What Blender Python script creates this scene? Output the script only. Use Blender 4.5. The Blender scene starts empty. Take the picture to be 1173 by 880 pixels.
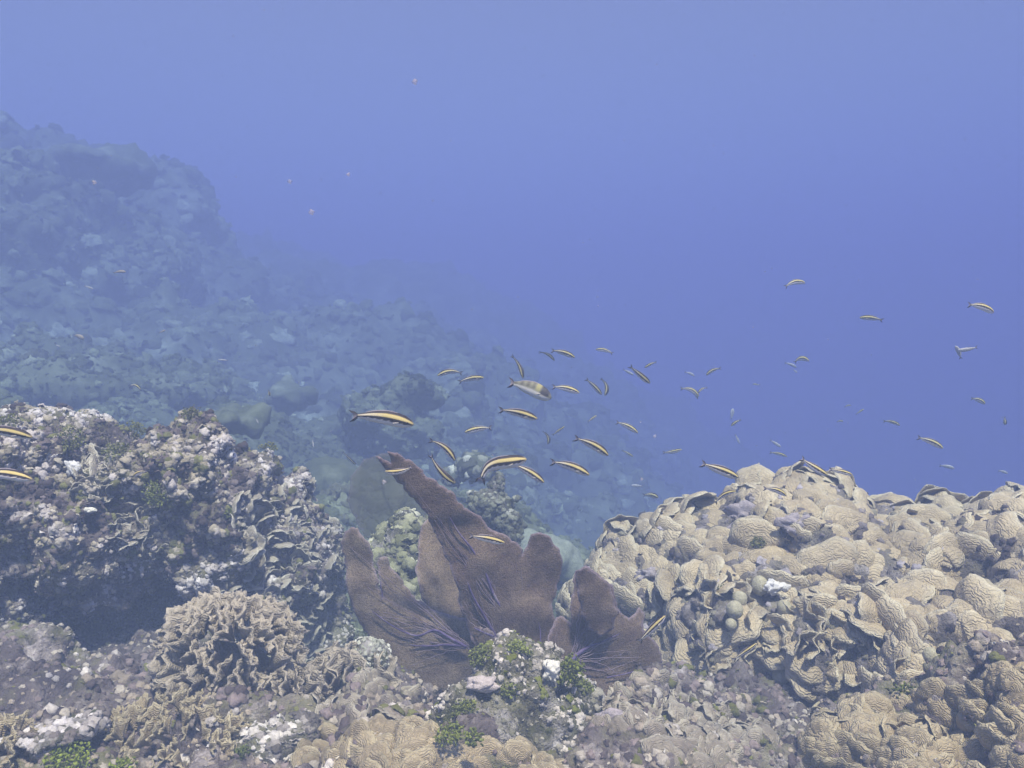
import bpy, math, random
import numpy as np
from mathutils import Vector, Matrix, geometry

# ------------------------------------------------------------------ camera, world, sun, exposure
SC = bpy.context.scene
COL = SC.collection
FPX = 976.0                       # focal length in photograph pixels (1173 wide)
PITCH = math.radians(-3.0)
cd = bpy.data.cameras.new('camera'); cam = bpy.data.objects.new('camera', cd); COL.objects.link(cam)
cd.sensor_width = 36; cd.lens = 36 * FPX / 1173; cd.clip_start = .05; cd.clip_end = 500
cam.location = (0, 0, 0); cam.rotation_euler = (math.pi / 2 + PITCH, 0, 0)
SC.camera = cam

SUN_EL, SUN_AZ = math.radians(62), math.radians(166)     # azimuth clockwise from +Y: behind the camera, a little to its right
w = bpy.data.worlds.new('World'); SC.world = w; w.use_nodes = True
nt = w.node_tree; bg = nt.nodes['Background']
sky = nt.nodes.new('ShaderNodeTexSky'); sky.sky_type = 'NISHITA'; sky.sun_disc = False
sky.sun_elevation = SUN_EL; sky.sun_rotation = SUN_AZ
nt.links.new(sky.outputs[0], bg.inputs[0]); bg.inputs[1].default_value = .075
sl = bpy.data.lights.new('sun', 'SUN'); sun = bpy.data.objects.new('sun', sl); COL.objects.link(sun)
sl.energy = 5.0; sl.angle = math.radians(5); sl.color = (1, .79, .60)
sd = Vector((math.sin(SUN_AZ) * math.cos(SUN_EL), math.cos(SUN_AZ) * math.cos(SUN_EL), math.sin(SUN_EL)))
sun.rotation_euler = sd.to_track_quat('Z', 'Y').to_euler(); sun.location = (1, -1, 6)
vs = SC.view_settings; vs.view_transform = 'Standard'; vs.look = 'None'; vs.gamma = 1; vs.use_curve_mapping = False
vs.exposure = 1.97
vs.use_white_balance = True; vs.white_balance_temperature = 17000; vs.white_balance_tint = 88
cy = SC.cycles
cy.use_denoising = True; cy.max_bounces = 5; cy.diffuse_bounces = 2; cy.glossy_bounces = 1
cy.transmission_bounces = 2; cy.volume_bounces = 3; cy.transparent_max_bounces = 8
cy.use_adaptive_sampling = True; cy.adaptive_threshold = .02

# water: per-channel extinction and scattering (1/m), turned into one even Principled Volume
W_EXT = (.50, .225, .165)
W_SCA = (.0116, .0590, .106)
BOX_LO, BOX_HI = Vector((-30, -4, -9.5)), Vector((30, 45, 2.95))

# ------------------------------------------------------------------ helpers
RNG = np.random.default_rng(7)
F_ = Vector((0, math.cos(PITCH), math.sin(PITCH))); U_ = Vector((0, -math.sin(PITCH), math.cos(PITCH)))
def P(px, py, Y):
    return Vector((1, 0, 0)) * ((px - 586.5) / FPX * Y) + U_ * ((440 - py) / FPX * Y) + F_ * Y
def to_px(V):
    V = np.asarray(V); f = np.array(F_); u = np.array(U_)
    d = V @ f
    return 586.5 + FPX * V[:, 0] / d, 440 - FPX * (V @ u) / d, d

def tag(o, label=None, cat=None, group=None, kind=None):
    if label: o['label'] = label
    if cat: o['category'] = cat
    if group: o['group'] = group
    if kind: o['kind'] = kind
    return o
def empty(name, loc, label, cat, group=None):
    o = bpy.data.objects.new(name, None); COL.objects.link(o); o.location = loc
    o.empty_display_size = .05
    return tag(o, label, cat, group)
def link(name, me, parent=None, mat=None, kind=None):
    o = bpy.data.objects.new(name, me); COL.objects.link(o)
    if parent is not None:
        o.parent = parent
    if kind: o['kind'] = kind
    return o
def mk(name, V, F, mat, tint=None, smooth=True, **fl):
    """V n x 3, F: k x 4 or k x 3 int array (or list of such arrays)"""
    me = bpy.data.meshes.new(name)
    Fs = F if isinstance(F, list) else [F]
    Fs = [np.asarray(f, dtype=np.int32) for f in Fs if len(f)]
    V = np.asarray(V, dtype=np.float32)
    me.vertices.add(len(V)); me.vertices.foreach_set('co', V.ravel())
    nl = sum(f.size for f in Fs); npoly = sum(len(f) for f in Fs)
    me.loops.add(nl); me.loops.foreach_set('vertex_index', np.concatenate([f.ravel() for f in Fs]))
    me.polygons.add(npoly)
    tot = np.concatenate([np.full(len(f), f.shape[1], np.int32) for f in Fs])
    st = np.concatenate([[0], np.cumsum(tot)[:-1]]).astype(np.int32)
    me.polygons.foreach_set('loop_start', st); me.polygons.foreach_set('loop_total', tot)
    me.update(calc_edges=True); me.validate()
    if smooth: me.polygons.foreach_set('use_smooth', np.ones(len(me.polygons), bool))
    if tint is not None:
        a = me.attributes.new('tint', 'FLOAT_COLOR', 'POINT')
        t = np.asarray(tint, np.float32)
        if t.shape[1] == 3: t = np.hstack([t, np.ones((len(t), 1), np.float32)])
        a.data.foreach_set('color', t.ravel())
    for k, v in fl.items():
        a = me.attributes.new(k, 'FLOAT', 'POINT'); a.data.foreach_set('value', np.asarray(v, np.float32).ravel())
    if mat: me.materials.append(mat)
    return me

# --- noise in numpy
def _h(ix, iy, iz, s):
    n = (ix * 374761393 + iy * 668265263 + iz * 2147483647 + s * 1274126177) & 0xffffffff
    n = ((n ^ (n >> 13)) * 1103515245) & 0xffffffff
    n = ((n ^ (n >> 16)) * 2654435761) & 0xffffffff
    return ((n ^ (n >> 15)) & 0xffffff) / float(0xffffff)
def vnoise(p, s=0):
    i = np.floor(p).astype(np.int64); f = p - i; f = f * f * (3 - 2 * f)
    r = 0
    for dx in (0, 1):
        for dy in (0, 1):
            for dz in (0, 1):
                wgt = (f[:, 0] if dx else 1 - f[:, 0]) * (f[:, 1] if dy else 1 - f[:, 1]) * (f[:, 2] if dz else 1 - f[:, 2])
                r = r + wgt * _h(i[:, 0] + dx, i[:, 1] + dy, i[:, 2] + dz, s)
    return r * 2 - 1
def fbm(p, sc, octv=4, s=0, gain=.5):
    r = 0; a = 1.0; q = np.asarray(p, float) / sc
    for k in range(octv):
        r = r + a * vnoise(q + 17.3 * k, s + k); q = q * 2.03; a *= gain
    return r
def worley(p, sc, s=0):
    """distance to the nearest feature point, in cells"""
    q = np.asarray(p, float) / sc; i = np.floor(q).astype(np.int64); best = np.full(len(q), 9.)
    for dx in (-1, 0, 1):
        for dy in (-1, 0, 1):
            for dz in (-1, 0, 1):
                c = i + (dx, dy, dz)
                fx = np.stack([_h(c[:, 0], c[:, 1], c[:, 2], s + k) for k in (0, 1, 2)], 1) + c
                best = np.minimum(best, ((fx - q) ** 2).sum(1))
    return np.sqrt(best)
def normals(V, F):
    n = np.zeros_like(V); a, b, c = V[F[:, 0]], V[F[:, 1]], V[F[:, 2]]
    d = V[F[:, 3]] if F.shape[1] == 4 else a
    fn = np.cross(c - a, (d - b) if F.shape[1] == 4 else (b - a))
    if F.shape[1] == 3: fn = np.cross(b - a, c - a)
    for k in range(F.shape[1]): np.add.at(n, F[:, k], fn)
    return n / (np.linalg.norm(n, axis=1, keepdims=True) + 1e-12)

# --- materials
def new_mat(name, rough=.85, spec=.15):
    m = bpy.data.materials.new(name); m.use_nodes = True
    n = m.node_tree.nodes; b = n['Principled BSDF']
    b.inputs['Roughness'].default_value = rough; b.inputs['Specular IOR Level'].default_value = spec
    return m, m.node_tree, b
def ramp(nt, stops, fac, interp='LINEAR'):
    r = nt.nodes.new('ShaderNodeValToRGB'); cr = r.color_ramp; cr.interpolation = interp
    while len(cr.elements) < len(stops): cr.elements.new(.5)
    for e, (p, c) in zip(cr.elements, stops):
        e.position = p; e.color = (*c, 1) if len(c) == 3 else c
    nt.links.new(fac, r.inputs[0]); return r.outputs[0]
def noise(nt, scale, detail=4, rough=.6, dist=0, vec=None):
    n = nt.nodes.new('ShaderNodeTexNoise'); n.inputs['Scale'].default_value = scale; n.inputs['Detail'].default_value = detail
    n.inputs['Roughness'].default_value = rough; n.inputs['Distortion'].default_value = dist
    if vec is None:
        g = nt.nodes.new('ShaderNodeNewGeometry'); vec = g.outputs['Position']
    nt.links.new(vec, n.inputs['Vector']); return n.outputs['Fac']
def math_(nt, op, a, b=None):
    n = nt.nodes.new('ShaderNodeMath'); n.operation = op
    for k, v in enumerate((a, b)):
        if v is None: continue
        if isinstance(v, (int, float)): n.inputs[k].default_value = v
        else: nt.links.new(v, n.inputs[k])
    return n.outputs[0]
def mixc(nt, fac, a, b, mode='MIX'):
    n = nt.nodes.new('ShaderNodeMix'); n.data_type = 'RGBA'; n.blend_type = mode
    for i, v in ((0, fac), (6, a), (7, b)):
        if isinstance(v, (int, float)): n.inputs[i].default_value = v
        elif isinstance(v, tuple): n.inputs[i].default_value = (*v, 1)
        else: nt.links.new(v, n.inputs[i])
    return n.outputs[2]
def bump(nt, b, h, strength, dist):
    n = nt.nodes.new('ShaderNodeBump'); n.inputs['Strength'].default_value = strength; n.inputs['Distance'].default_value = dist
    nt.links.new(h, n.inputs['Height']); nt.links.new(n.outputs[0], b.inputs['Normal'])
def attr(nt, name, out='Color'):
    a = nt.nodes.new('ShaderNodeAttribute'); a.attribute_name = name; return a.outputs[out]

def rock_mat(name, pal, scale=14.):
    """reef rock crusted with coralline algae, turf and bare patches; PAL: five colours dark to pale"""
    m, nt, b = new_mat(name, .9, .1)
    n1 = noise(nt, scale, 8, .72, .6)
    c1 = ramp(nt, [(.34, pal[0]), (.45, pal[1]), (.53, pal[2]), (.60, pal[3]), (.70, pal[4])], n1)
    n2 = noise(nt, scale * .33, 4, .6, .3)
    c2 = ramp(nt, [(.42, pal[1]), (.5, pal[5]), (.6, pal[6])], n2)
    c = mixc(nt, ramp(nt, [(.45, (0, 0, 0)), (.56, (.75, .75, .75))], noise(nt, scale * .7, 5, .65)), c1, c2)
    c = mixc(nt, .55, c, ramp(nt, [(.3, (.45, .45, .45)), (.7, (1.05, 1.05, 1.05))], noise(nt, scale * 6, 5, .7)), 'MULTIPLY')
    nt.links.new(c, b.inputs['Base Color'])
    bump(nt, b, math_(nt, 'ADD', noise(nt, scale * 5, 6, .7), noise(nt, scale * 14, 3, .6)), .9, .008)
    return m
def tint_mat(name, rough=.85, nscale=120, var=.35, bstr=.5, bdist=.002, spec=.15):
    m, nt, b = new_mat(name, rough, spec)
    c = mixc(nt, 1.0, attr(nt, 'tint'), ramp(nt, [(.3, (1 - var,) * 3), (.7, (1, 1, 1))], noise(nt, nscale, 4, .65)), 'MULTIPLY')
    nt.links.new(c, b.inputs['Base Color'])
    bump(nt, b, noise(nt, nscale * 2, 4, .6), bstr, bdist)
    return m
def coral_mat(name, base, pale, dark, ridge=.0045, rimw=.35):
    """ridged plate coral: fine ridges parallel to the growing edge ('ring', metres), paler growing rim ('rim')"""
    m, nt, b = new_mat(name, .8, .2)
    ring = attr(nt, 'ring', 'Fac'); rim = attr(nt, 'rim', 'Fac')
    wob = math_(nt, 'MULTIPLY', noise(nt, 55, 3, .6), .022)
    ph = math_(nt, 'MULTIPLY', math_(nt, 'ADD', ring, wob), 2 * math.pi / ridge)
    s = math_(nt, 'SINE', ph)
    s01 = math_(nt, 'MULTIPLY_ADD', s, .5); nt.nodes[-1].inputs[2].default_value = .5
    big = noise(nt, 9, 4, .6); fine = noise(nt, 160, 3, .6)
    c = ramp(nt, [(.3, dark), (.5, base), (.72, pale)], big)
    c = mixc(nt, math_(nt, 'MULTIPLY', s01, .34), c, dark)
    c = mixc(nt, .35, c, ramp(nt, [(.3, (.45, .45, .45)), (.65, (1, 1, 1))], fine), 'MULTIPLY')
    c = mixc(nt, math_(nt, 'MULTIPLY', rim, rimw), c, tuple(min(.8, x * 1.55 + .05) for x in pale))
    oi = nt.nodes.new('ShaderNodeObjectInfo')
    c = mixc(nt, .5, c, ramp(nt, [(0, (.62, .60, .60)), (.5, (.9, .9, .88)), (1, (1, 1, 1))], oi.outputs['Random']), 'MULTIPLY')
    nt.links.new(c, b.inputs['Base Color'])
    h = math_(nt, 'ADD', math_(nt, 'MULTIPLY', s, .5), math_(nt, 'MULTIPLY', fine, 1.2))
    bump(nt, b, h, .8, .0018)
    return m

PAL_LEFT = [(.07, .045, .055), (.16, .11, .12), (.30, .22, .22), (.52, .41, .43), (.80, .70, .72), (.20, .20, .09), (.40, .32, .25)]
PAL_RIGHT = [(.10, .07, .08), (.20, .15, .15), (.32, .25, .25), (.46, .38, .40), (.66, .60, .66), (.22, .18, .14), (.38, .31, .25)]
PAL_CENT = [(.05, .04, .035), (.13, .12, .09), (.30, .26, .24), (.50, .45, .46), (.75, .72, .74), (.10, .13, .04), (.30, .28, .20)]
PAL_FAR = [(.05, .07, .05), (.09, .12, .08), (.14, .18, .12), (.22, .27, .20), (.38, .44, .34), (.08, .11, .06), (.18, .22, .14)]
M_ROCK_L = rock_mat('crusted_rock', PAL_LEFT); M_ROCK_R = rock_mat('pink_crusted_rock', PAL_RIGHT)
M_ROCK_C = rock_mat('pale_crusted_rock', PAL_CENT, 22); M_FAR = rock_mat('distant_reef', PAL_FAR, 2.2)
M_PLATE = coral_mat('plate_coral', (.70, .46, .33), (.79, .56, .42), (.48, .31, .225))
M_GREY = coral_mat('grey_lettuce_coral', (.40, .295, .245), (.48, .365, .31), (.25, .185, .16), rimw=.4)
M_LEAF = coral_mat('leafy_coral', (.54, .42, .36), (.62, .50, .43), (.36, .27, .24), rimw=.4)
M_TAN = coral_mat('tan_coral', (.54, .35, .245), (.63, .44, .32), (.38, .25, .18), ridge=.0036, rimw=.25)
M_BROWN = coral_mat('brown_plate_coral', (.48, .36, .30), (.60, .48, .42), (.30, .21, .19), rimw=.3)
M_GROW = tint_mat('encrusting_growth', nscale=150, var=.35, bstr=.9, bdist=.003)
M_ALGA = tint_mat('green_algae', .6, 200, .3, .3, .001)
M_FARGROW = tint_mat('distant_growth', nscale=14, var=.6, bstr=1, bdist=.02)

# --- blob rocks: several overlapping ellipsoids fused into one skin, then roughened
def fused(name, blobs, voxel):
    import bmesh
    bm = bmesh.new()
    for (px, py, Y, rx, rz, ry) in blobs:
        c = P(px, py, Y); k = Y / FPX
        M = Matrix.Translation(c) @ Matrix.Diagonal((rx * k, ry, rz * k, 1))
        bmesh.ops.create_icosphere(bm, subdivisions=4, radius=1, matrix=M)
    me = bpy.data.meshes.new(name); bm.to_mesh(me); bm.free()
    o = bpy.data.objects.new(name, me); COL.objects.link(o)
    md = o.modifiers.new('r', 'REMESH'); md.mode = 'VOXEL'; md.voxel_size = voxel
    dg = bpy.context.evaluated_depsgraph_get(); dg.update()
    m2 = bpy.data.meshes.new_from_object(o.evaluated_get(dg))
    bpy.data.objects.remove(o); bpy.data.meshes.remove(me)
    V = np.empty(len(m2.vertices) * 3, np.float32); m2.vertices.foreach_get('co', V); V = V.reshape(-1, 3).astype(float)
    F = np.empty(len(m2.loops), np.int32); m2.loops.foreach_get('vertex_index', F); F = F.reshape(-1, 4)
    bpy.data.meshes.remove(m2)
    # soften the creases between the ellipsoids
    for _ in range(int(.045 / voxel)):
        s = np.zeros_like(V); cnt = np.zeros(len(V))
        for a, b in ((0, 1), (1, 2), (2, 3), (3, 0)):
            np.add.at(s, F[:, a], V[F[:, b]]); np.add.at(cnt, F[:, a], 1)
            np.add.at(s, F[:, b], V[F[:, a]]); np.add.at(cnt, F[:, b], 1)
        V = .4 * V + .6 * s / cnt[:, None]
    return V, F
def roughen(V, F, amps, pits=None, seed=0, bumps=None):
    n = normals(V, F)
    for (a, sc) in bumps or []:
        q = V + .35 * sc * np.stack([fbm(V, sc * .6, 2, seed + k) for k in (15, 16, 17)], 1)
        gate = np.clip(.55 + fbm(V, sc * 5, 2, seed + 40), 0, 1.2)
        V = V + n * (a * gate * (.62 - worley(q, sc, seed + 3)))[:, None]; seed += 5
    for (a, sc, oc) in amps:
        V = V + n * (a * fbm(V, sc, oc, seed))[:, None]; seed += 11
    for (a, sc, thr) in pits or []:
        q = V + .3 * sc * np.stack([fbm(V, sc * .5, 2, seed + k) for k in (5, 6, 7)], 1)
        d = np.clip((thr - worley(q, sc, seed)) / thr, 0, 1)
        V = V - n * (a * d * d * (3 - 2 * d))[:, None]; seed += 7
    return V

# --- sheets with thickness: templates in a unit frame (origin = where it is attached, +X = outward, +Z = upper side)
def sheet(nr, nt_, fn, th, soft=False):
    """fn(r, t) -> (x, y, z) arrays for r in 0..1, t in -1..1; closed sheet of thickness th, rounded rim"""
    r = np.linspace(0.05, 1, nr)[:, None] * np.ones((1, nt_)); t = np.ones((nr, 1)) * np.linspace(-1, 1, nt_)[None, :]
    x, y, z = fn(r, t)
    T = np.stack([x, y, z], -1)
    dr = np.gradient(T, axis=0); dt = np.gradient(T, axis=1)
    n = np.cross(dr, dt); n /= np.linalg.norm(n, axis=-1, keepdims=True) + 1e-9
    prof = np.minimum(1, 1.15 * np.sqrt(np.clip(1 - r ** 6, 0, 1)) + .12)[..., None]
    side = np.minimum(1, 1.3 * np.sqrt(np.clip(1 - t ** 8, 0, 1)) + .12)[..., None]
    if soft: side = (np.sqrt(np.clip(1 - t ** 2, 0, 1)) + .04)[..., None]; prof = (np.sqrt(np.clip(1 - r ** 3, 0, 1)) + .04)[..., None]
    A = T + n * th * .5 * prof * side; B = T - n * th * .5 * prof * side
    V = np.concatenate([A.reshape(-1, 3), B.reshape(-1, 3)]); N = nr * nt_
    q = []
    i, j = np.meshgrid(np.arange(nr - 1), np.arange(nt_ - 1), indexing='ij'); i = i.ravel(); j = j.ravel()
    a = i * nt_ + j
    q.append(np.stack([a, a + nt_, a + nt_ + 1, a + 1], 1)); q.append(np.stack([a, a + 1, a + nt_ + 1, a + nt_], 1) + N)
    e = np.arange(nt_ - 1) + (nr - 1) * nt_
    q.append(np.stack([e, e + N, e + 1 + N, e + 1], 1))
    e0 = np.arange(nt_ - 1); q.append(np.stack([e0, e0 + 1, e0 + 1 + N, e0 + N], 1))
    s = np.arange(nr - 1) * nt_; q.append(np.stack([s, s + N, s + nt_ + N, s + nt_], 1))
    s = s + nt_ - 1; q.append(np.stack([s, s + nt_, s + nt_ + N, s + N], 1))
    rr = np.concatenate([r.ravel(), r.ravel()]); 
    return V, np.concatenate(q), rr
def plate_t(rng, th=.11, droop=.58, ruff=.06, span=128, n=(10, 26), cup=0):
    k1, k2, k3 = rng.uniform(0, 6.3, 3); m = rng.integers(2, 4); wd = rng.uniform(.9, 1.15); lob = rng.uniform(.06, .15)
    def fn(r, t):
        th_ = math.radians(span) * t
        R = 1 + lob * np.sin(m * th_ + k1) + .045 * np.sin(6 * th_ + k2) + .02 * np.sin(11 * th_ + k3)
        x = r * R * np.cos(th_) + .25 * r; y = r * R * np.sin(th_) * wd
        z = .34 * r - droop * r ** 2.4 + cup * r ** 2 + ruff * r ** 1.5 * np.sin(3 * th_ + k2) + .05 * r ** 2 * np.sin(7 * th_ + k1) - .26 * r ** 1.5 * np.abs(t) ** 2
        return x, y, z
    return sheet(n[0], n[1], fn, th)
def blade_t(rng, th=.07, half=38, ruff=.16, n=(9, 17), lobes=3):
    """upright frill: +X is the growing direction, widens upwards, ruffled"""
    k1, k2, k3 = rng.uniform(0, 6.3, 3); wv = rng.uniform(1.2, 2.4)
    def fn(r, t):
        a = math.radians(half) * t * (.45 + .75 * r)
        R = 1 - .16 * np.abs(t) ** 2.5 + .10 * r * np.sin(lobes * math.pi * t + k1) + .05 * r * np.sin(7 * t * math.pi + k2)
        x = r * R * np.cos(a); y = r * R * np.sin(a) * 1.25
        z = ruff * r ** 1.3 * np.sin(wv * math.pi * t + k3) + .05 * r ** 2 * np.sin(5 * math.pi * t + k1)
        return x, y, z
    return sheet(n[0], n[1], fn, th)
def paddle_t(rng, th=.42):
    k1, k2, k3 = rng.uniform(0, 6.3, 3)
    def fn(r, t):
        w_ = .36 * (.75 + .5 * r) * np.sqrt(np.clip(1 - (np.clip(r - .55, 0, 1) / .46) ** 2.4, .004, 1))
        x = r * (1 + .06 * np.sin(2.2 * t + k2)); y = t * w_ * 1.25; z = .09 * r * np.sin(2 * t + k1) + .05 * np.sin(3 * r + k3)
        return x, y, z
    return sheet(12, 15, fn, th, True)
def knob_t(rng):
    """small lump for crusts: a rough half ball"""
    nu, nv = 7, 12; V = []; off = rng.uniform(0, 50)
    for i in range(nu):
        a = math.pi / 2 * i / (nu - 1) * 1.15
        for j in range(nv):
            b = 2 * math.pi * j / nv; rr = 1 + .55 * vnoise(np.array([[off + 1.6 * math.cos(b), 1.6 * math.sin(b), 1.8 * a]]))[0]
            V.append((math.cos(a) * .8 * rr if i else .8, math.sin(a) * math.cos(b) * rr, math.sin(a) * math.sin(b) * rr))
    V = np.array(V); i, j = np.meshgrid(np.arange(nu - 1), np.arange(nv), indexing='ij'); i = i.ravel(); j = j.ravel()
    F = np.stack([i * nv + j, i * nv + (j + 1) % nv, (i + 1) * nv + (j + 1) % nv, (i + 1) * nv + j], 1)
    return V, F, np.linspace(0, 1, nu)[::-1].repeat(nv) * .7

def frames(X, Zh):
    """rows: rotation matrices whose columns are X, Y, Z with Z near Zh"""
    X = X / (np.linalg.norm(X, axis=1, keepdims=True) + 1e-9)
    Z = Zh - (Zh * X).sum(1, keepdims=True) * X; Z /= np.linalg.norm(Z, axis=1, keepdims=True) + 1e-9
    Y = np.cross(Z, X); return np.stack([X, Y, Z], -1)
def bake(templates, pick, pos, R, size):
    """many copies of small templates in one mesh. returns V, F, ring, rim, owner"""
    Vs, Fs, ring, rim, own, off = [], [], [], [], [], 0
    for k, (tv, tf, tr) in enumerate(templates):
        idx = np.nonzero(pick == k)[0]
        if not len(idx): continue
        S = size[idx]; S = S[:, None] * np.ones((1, 3)) if S.ndim == 1 else S
        W = np.einsum('nij,nkj->nki', R[idx], tv[None] * S[:, None, :]) + pos[idx][:, None, :]
        nv = len(tv); Vs.append(W.reshape(-1, 3))
        Fs.append((tf[None] + (np.arange(len(idx)) * nv)[:, None, None] + off).reshape(-1, 4)); off += nv * len(idx)
        ring.append((tr[None] * S[:, :1]).ravel()); rim.append(np.tile(tr ** 9, len(idx))); own.append(np.repeat(idx, nv))
    return np.concatenate(Vs), np.concatenate(Fs), np.concatenate(ring), np.concatenate(rim), np.concatenate(own)
def darts(V, N, mask, rad, nmax, rng):
    """poisson-ish picks among the vertices where mask: returns indices"""
    idx = np.nonzero(mask)[0]; rng.shuffle(idx); cell = {}; out = []
    for i in idx:
        p = V[i]; c = tuple((p // rad).astype(int)); ok = True
        for dx in (-1, 0, 1):
            for dy in (-1, 0, 1):
                for dz in (-1, 0, 1):
                    for q in cell.get((c[0] + dx, c[1] + dy, c[2] + dz), ()):
                        if ((V[q] - p) ** 2).sum() < rad * rad: ok = False; break
                    if not ok: break
                if not ok: break
            if not ok: break
        if ok:
            cell.setdefault(c, []).append(i); out.append(i)
            if len(out) >= nmax: break
    return np.array(out, int)
UP = np.array([0, 0, 1.])
def facing(V, N):
    d = -V / np.linalg.norm(V, axis=1, keepdims=True); return (N * d).sum(1)

exec_marks = []
# ------------------------------------------------------------------ water body (haze)
def build_haze():
    import bmesh
    bm = bmesh.new(); bmesh.ops.create_cube(bm, size=1)
    for v in bm.verts:
        v.co = Vector([BOX_LO[k] if v.co[k] < 0 else BOX_HI[k] for k in range(3)])
    me = bpy.data.meshes.new('haze'); bm.to_mesh(me); bm.free()
    o = link('haze', me); o['kind'] = 'stuff'
    m = bpy.data.materials.new('water_haze'); m.use_nodes = True; n = m.node_tree; n.nodes.clear()
    out = n.nodes.new('ShaderNodeOutputMaterial'); v = n.nodes.new('ShaderNodeVolumePrincipled')
    d = max(W_EXT) * 1.0
    c = [s / d for s in W_SCA]
    # extinction = d * (c + (1 - c) * (1 - sqrt(a)))
    a = [max(0, 1 - (e / d - k) / (1 - k)) ** 2 for e, k in zip(W_EXT, c)]
    v.inputs['Color'].default_value = (*c, 1); v.inputs['Absorption Color'].default_value = (*a, 1)
    v.inputs['Density'].default_value = d; v.inputs['Anisotropy'].default_value = -.3
    v.inputs['Emission Strength'].default_value = 0
    n.links.new(v.outputs[0], out.inputs['Volume']); me.materials.append(m)
build_haze()

# ------------------------------------------------------------------ seabed: one sheet falling away to the right
CTRL = [  # photograph x, y, depth of ground points
    (0, 830, 1.45), (300, 860, 1.35), (600, 880, 1.3), (900, 880, 1.35), (1173, 880, 1.3),
    (100, 760, 2.0), (430, 740, 2.0), (700, 740, 2.1), (900, 740, 2.4), (1150, 740, 2.3),
    (430, 640, 2.7), (540, 640, 3.0), (640, 650, 3.4), (700, 640, 4.0),
    (380, 575, 3.3), (480, 570, 3.8), (600, 590, 4.6), (680, 600, 5.5),
    (300, 500, 3.9), (400, 490, 4.6), (500, 480, 5.5), (600, 520, 6.5), (680, 560, 7.5),
    (60, 440, 3.7), (180, 450, 4.2), (250, 440, 5.0), (340, 420, 5.8), (450, 400, 7.5), (560, 420, 8.5), (640, 470, 9),
    (20, 405, 5.2), (200, 425, 6.0), (300, 360, 10), (400, 330, 13.5), (500, 322, 17), (600, 360, 17), (680, 430, 13), (760, 620, 10),
    (0, 340, 11), (150, 330, 11), (0, 200, 16), (250, 270, 16), (400, 315, 22), (560, 350, 22),
    (900, 700, 7), (1173, 720, 6), (900, 620, 14), (1173, 640, 14)]
def build_seabed():
    C = np.array([P(*c)[:] for c in CTRL])
    extra = [(x, y, z) for x, y, z in ((-4, -1, -.7), (0, -1, -.75), (4, -1, -1.4), (4, 2.5, -1.3), (8, 6, -4), (12, 12, -7), (14, 25, -8.4),
                                       (-5, 3, .1), (-8, 6, .8), (-14, 12, 1.9), (-16, 25, 1.9), (0, 26, -3), (0, 42, -6), (-20, 40, 1.5), (20, 40, -8.5), (24, 5, -8))]
    C = np.concatenate([C, extra])
    xy, z = C[:, :2], C[:, 2]
    def phi(a, b):
        d = np.linalg.norm(a[:, None] - b[None], axis=-1); return d
    n = len(C); sc = np.linalg.norm(xy, axis=1)
    A = np.zeros((n + 3, n + 3)); A[:n, :n] = phi(xy, xy) - np.diag(.03 + .02 * sc); A[:n, n] = 1; A[:n, n + 1:n + 3] = xy; A[n, :n] = 1; A[n + 1:n + 3, :n] = xy.T
    wts = np.linalg.solve(A, np.concatenate([z, [0, 0, 0]]))
    def H(q): return np.clip(phi(q, xy) @ wts[:n] + wts[n] + q @ wts[n + 1:n + 3], -8.4, 2.1)
    # grid that is finer near the camera (a plain grid in polar form round the origin's near side)
    nu, nv = 520, 620
    yy = -1.0 + 41 * (np.linspace(0, 1, nv) ** 2.6); xs = np.linspace(-1, 1, nu)
    Y, X = np.meshgrid(yy, xs, indexing='ij'); X = X * np.clip(4 + (Y + 1) * .95, 4, 26)
    q = np.stack([X.ravel(), Y.ravel()], 1); Z = np.concatenate([H(q[i:i + 40000]) for i in range(0, len(q), 40000)])
    V = np.stack([q[:, 0], q[:, 1], Z], 1)
    i, j = np.meshgrid(np.arange(nv - 1), np.arange(nu - 1), indexing='ij'); a = (i * nu + j).ravel()
    F = np.stack([a, a + 1, a + nu + 1, a + nu], 1)
    far = np.clip((V[:, 1] - 1.5) / 4, 0, 1)
    nrm = normals(V, F)
    V = V + nrm * ((.05 + .75 * far) * fbm(V, 1.5, 3, 3) * .5)[:, None]
    V = V + nrm * ((.03 + .20 * far) * fbm(V, .42, 4, 5))[:, None]
    V = V - nrm * ((.02 + .16 * far) * worley(V, .55, 9))[:, None]
    V[:, 2] = np.clip(V[:, 2], -8.45, 2.5)
    o = link('seabed', mk('seabed', V, F, M_FAR)); o['kind'] = 'structure'
    return V, F
SB_V, SB_F = build_seabed()

KNOBS = [knob_t(np.random.default_rng(50 + k)) for k in range(5)]
SMALL = [plate_t(np.random.default_rng(70 + k), th=.12, n=(5, 12), ruff=.12) for k in range(6)]
FRILL = [blade_t(np.random.default_rng(90 + k), n=(5, 9), th=.12) for k in range(6)]
CUPS = [plate_t(np.random.default_rng(110 + k), th=.08, n=(6, 15), ruff=.10, droop=-.10, cup=.25) for k in range(5)]

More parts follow.
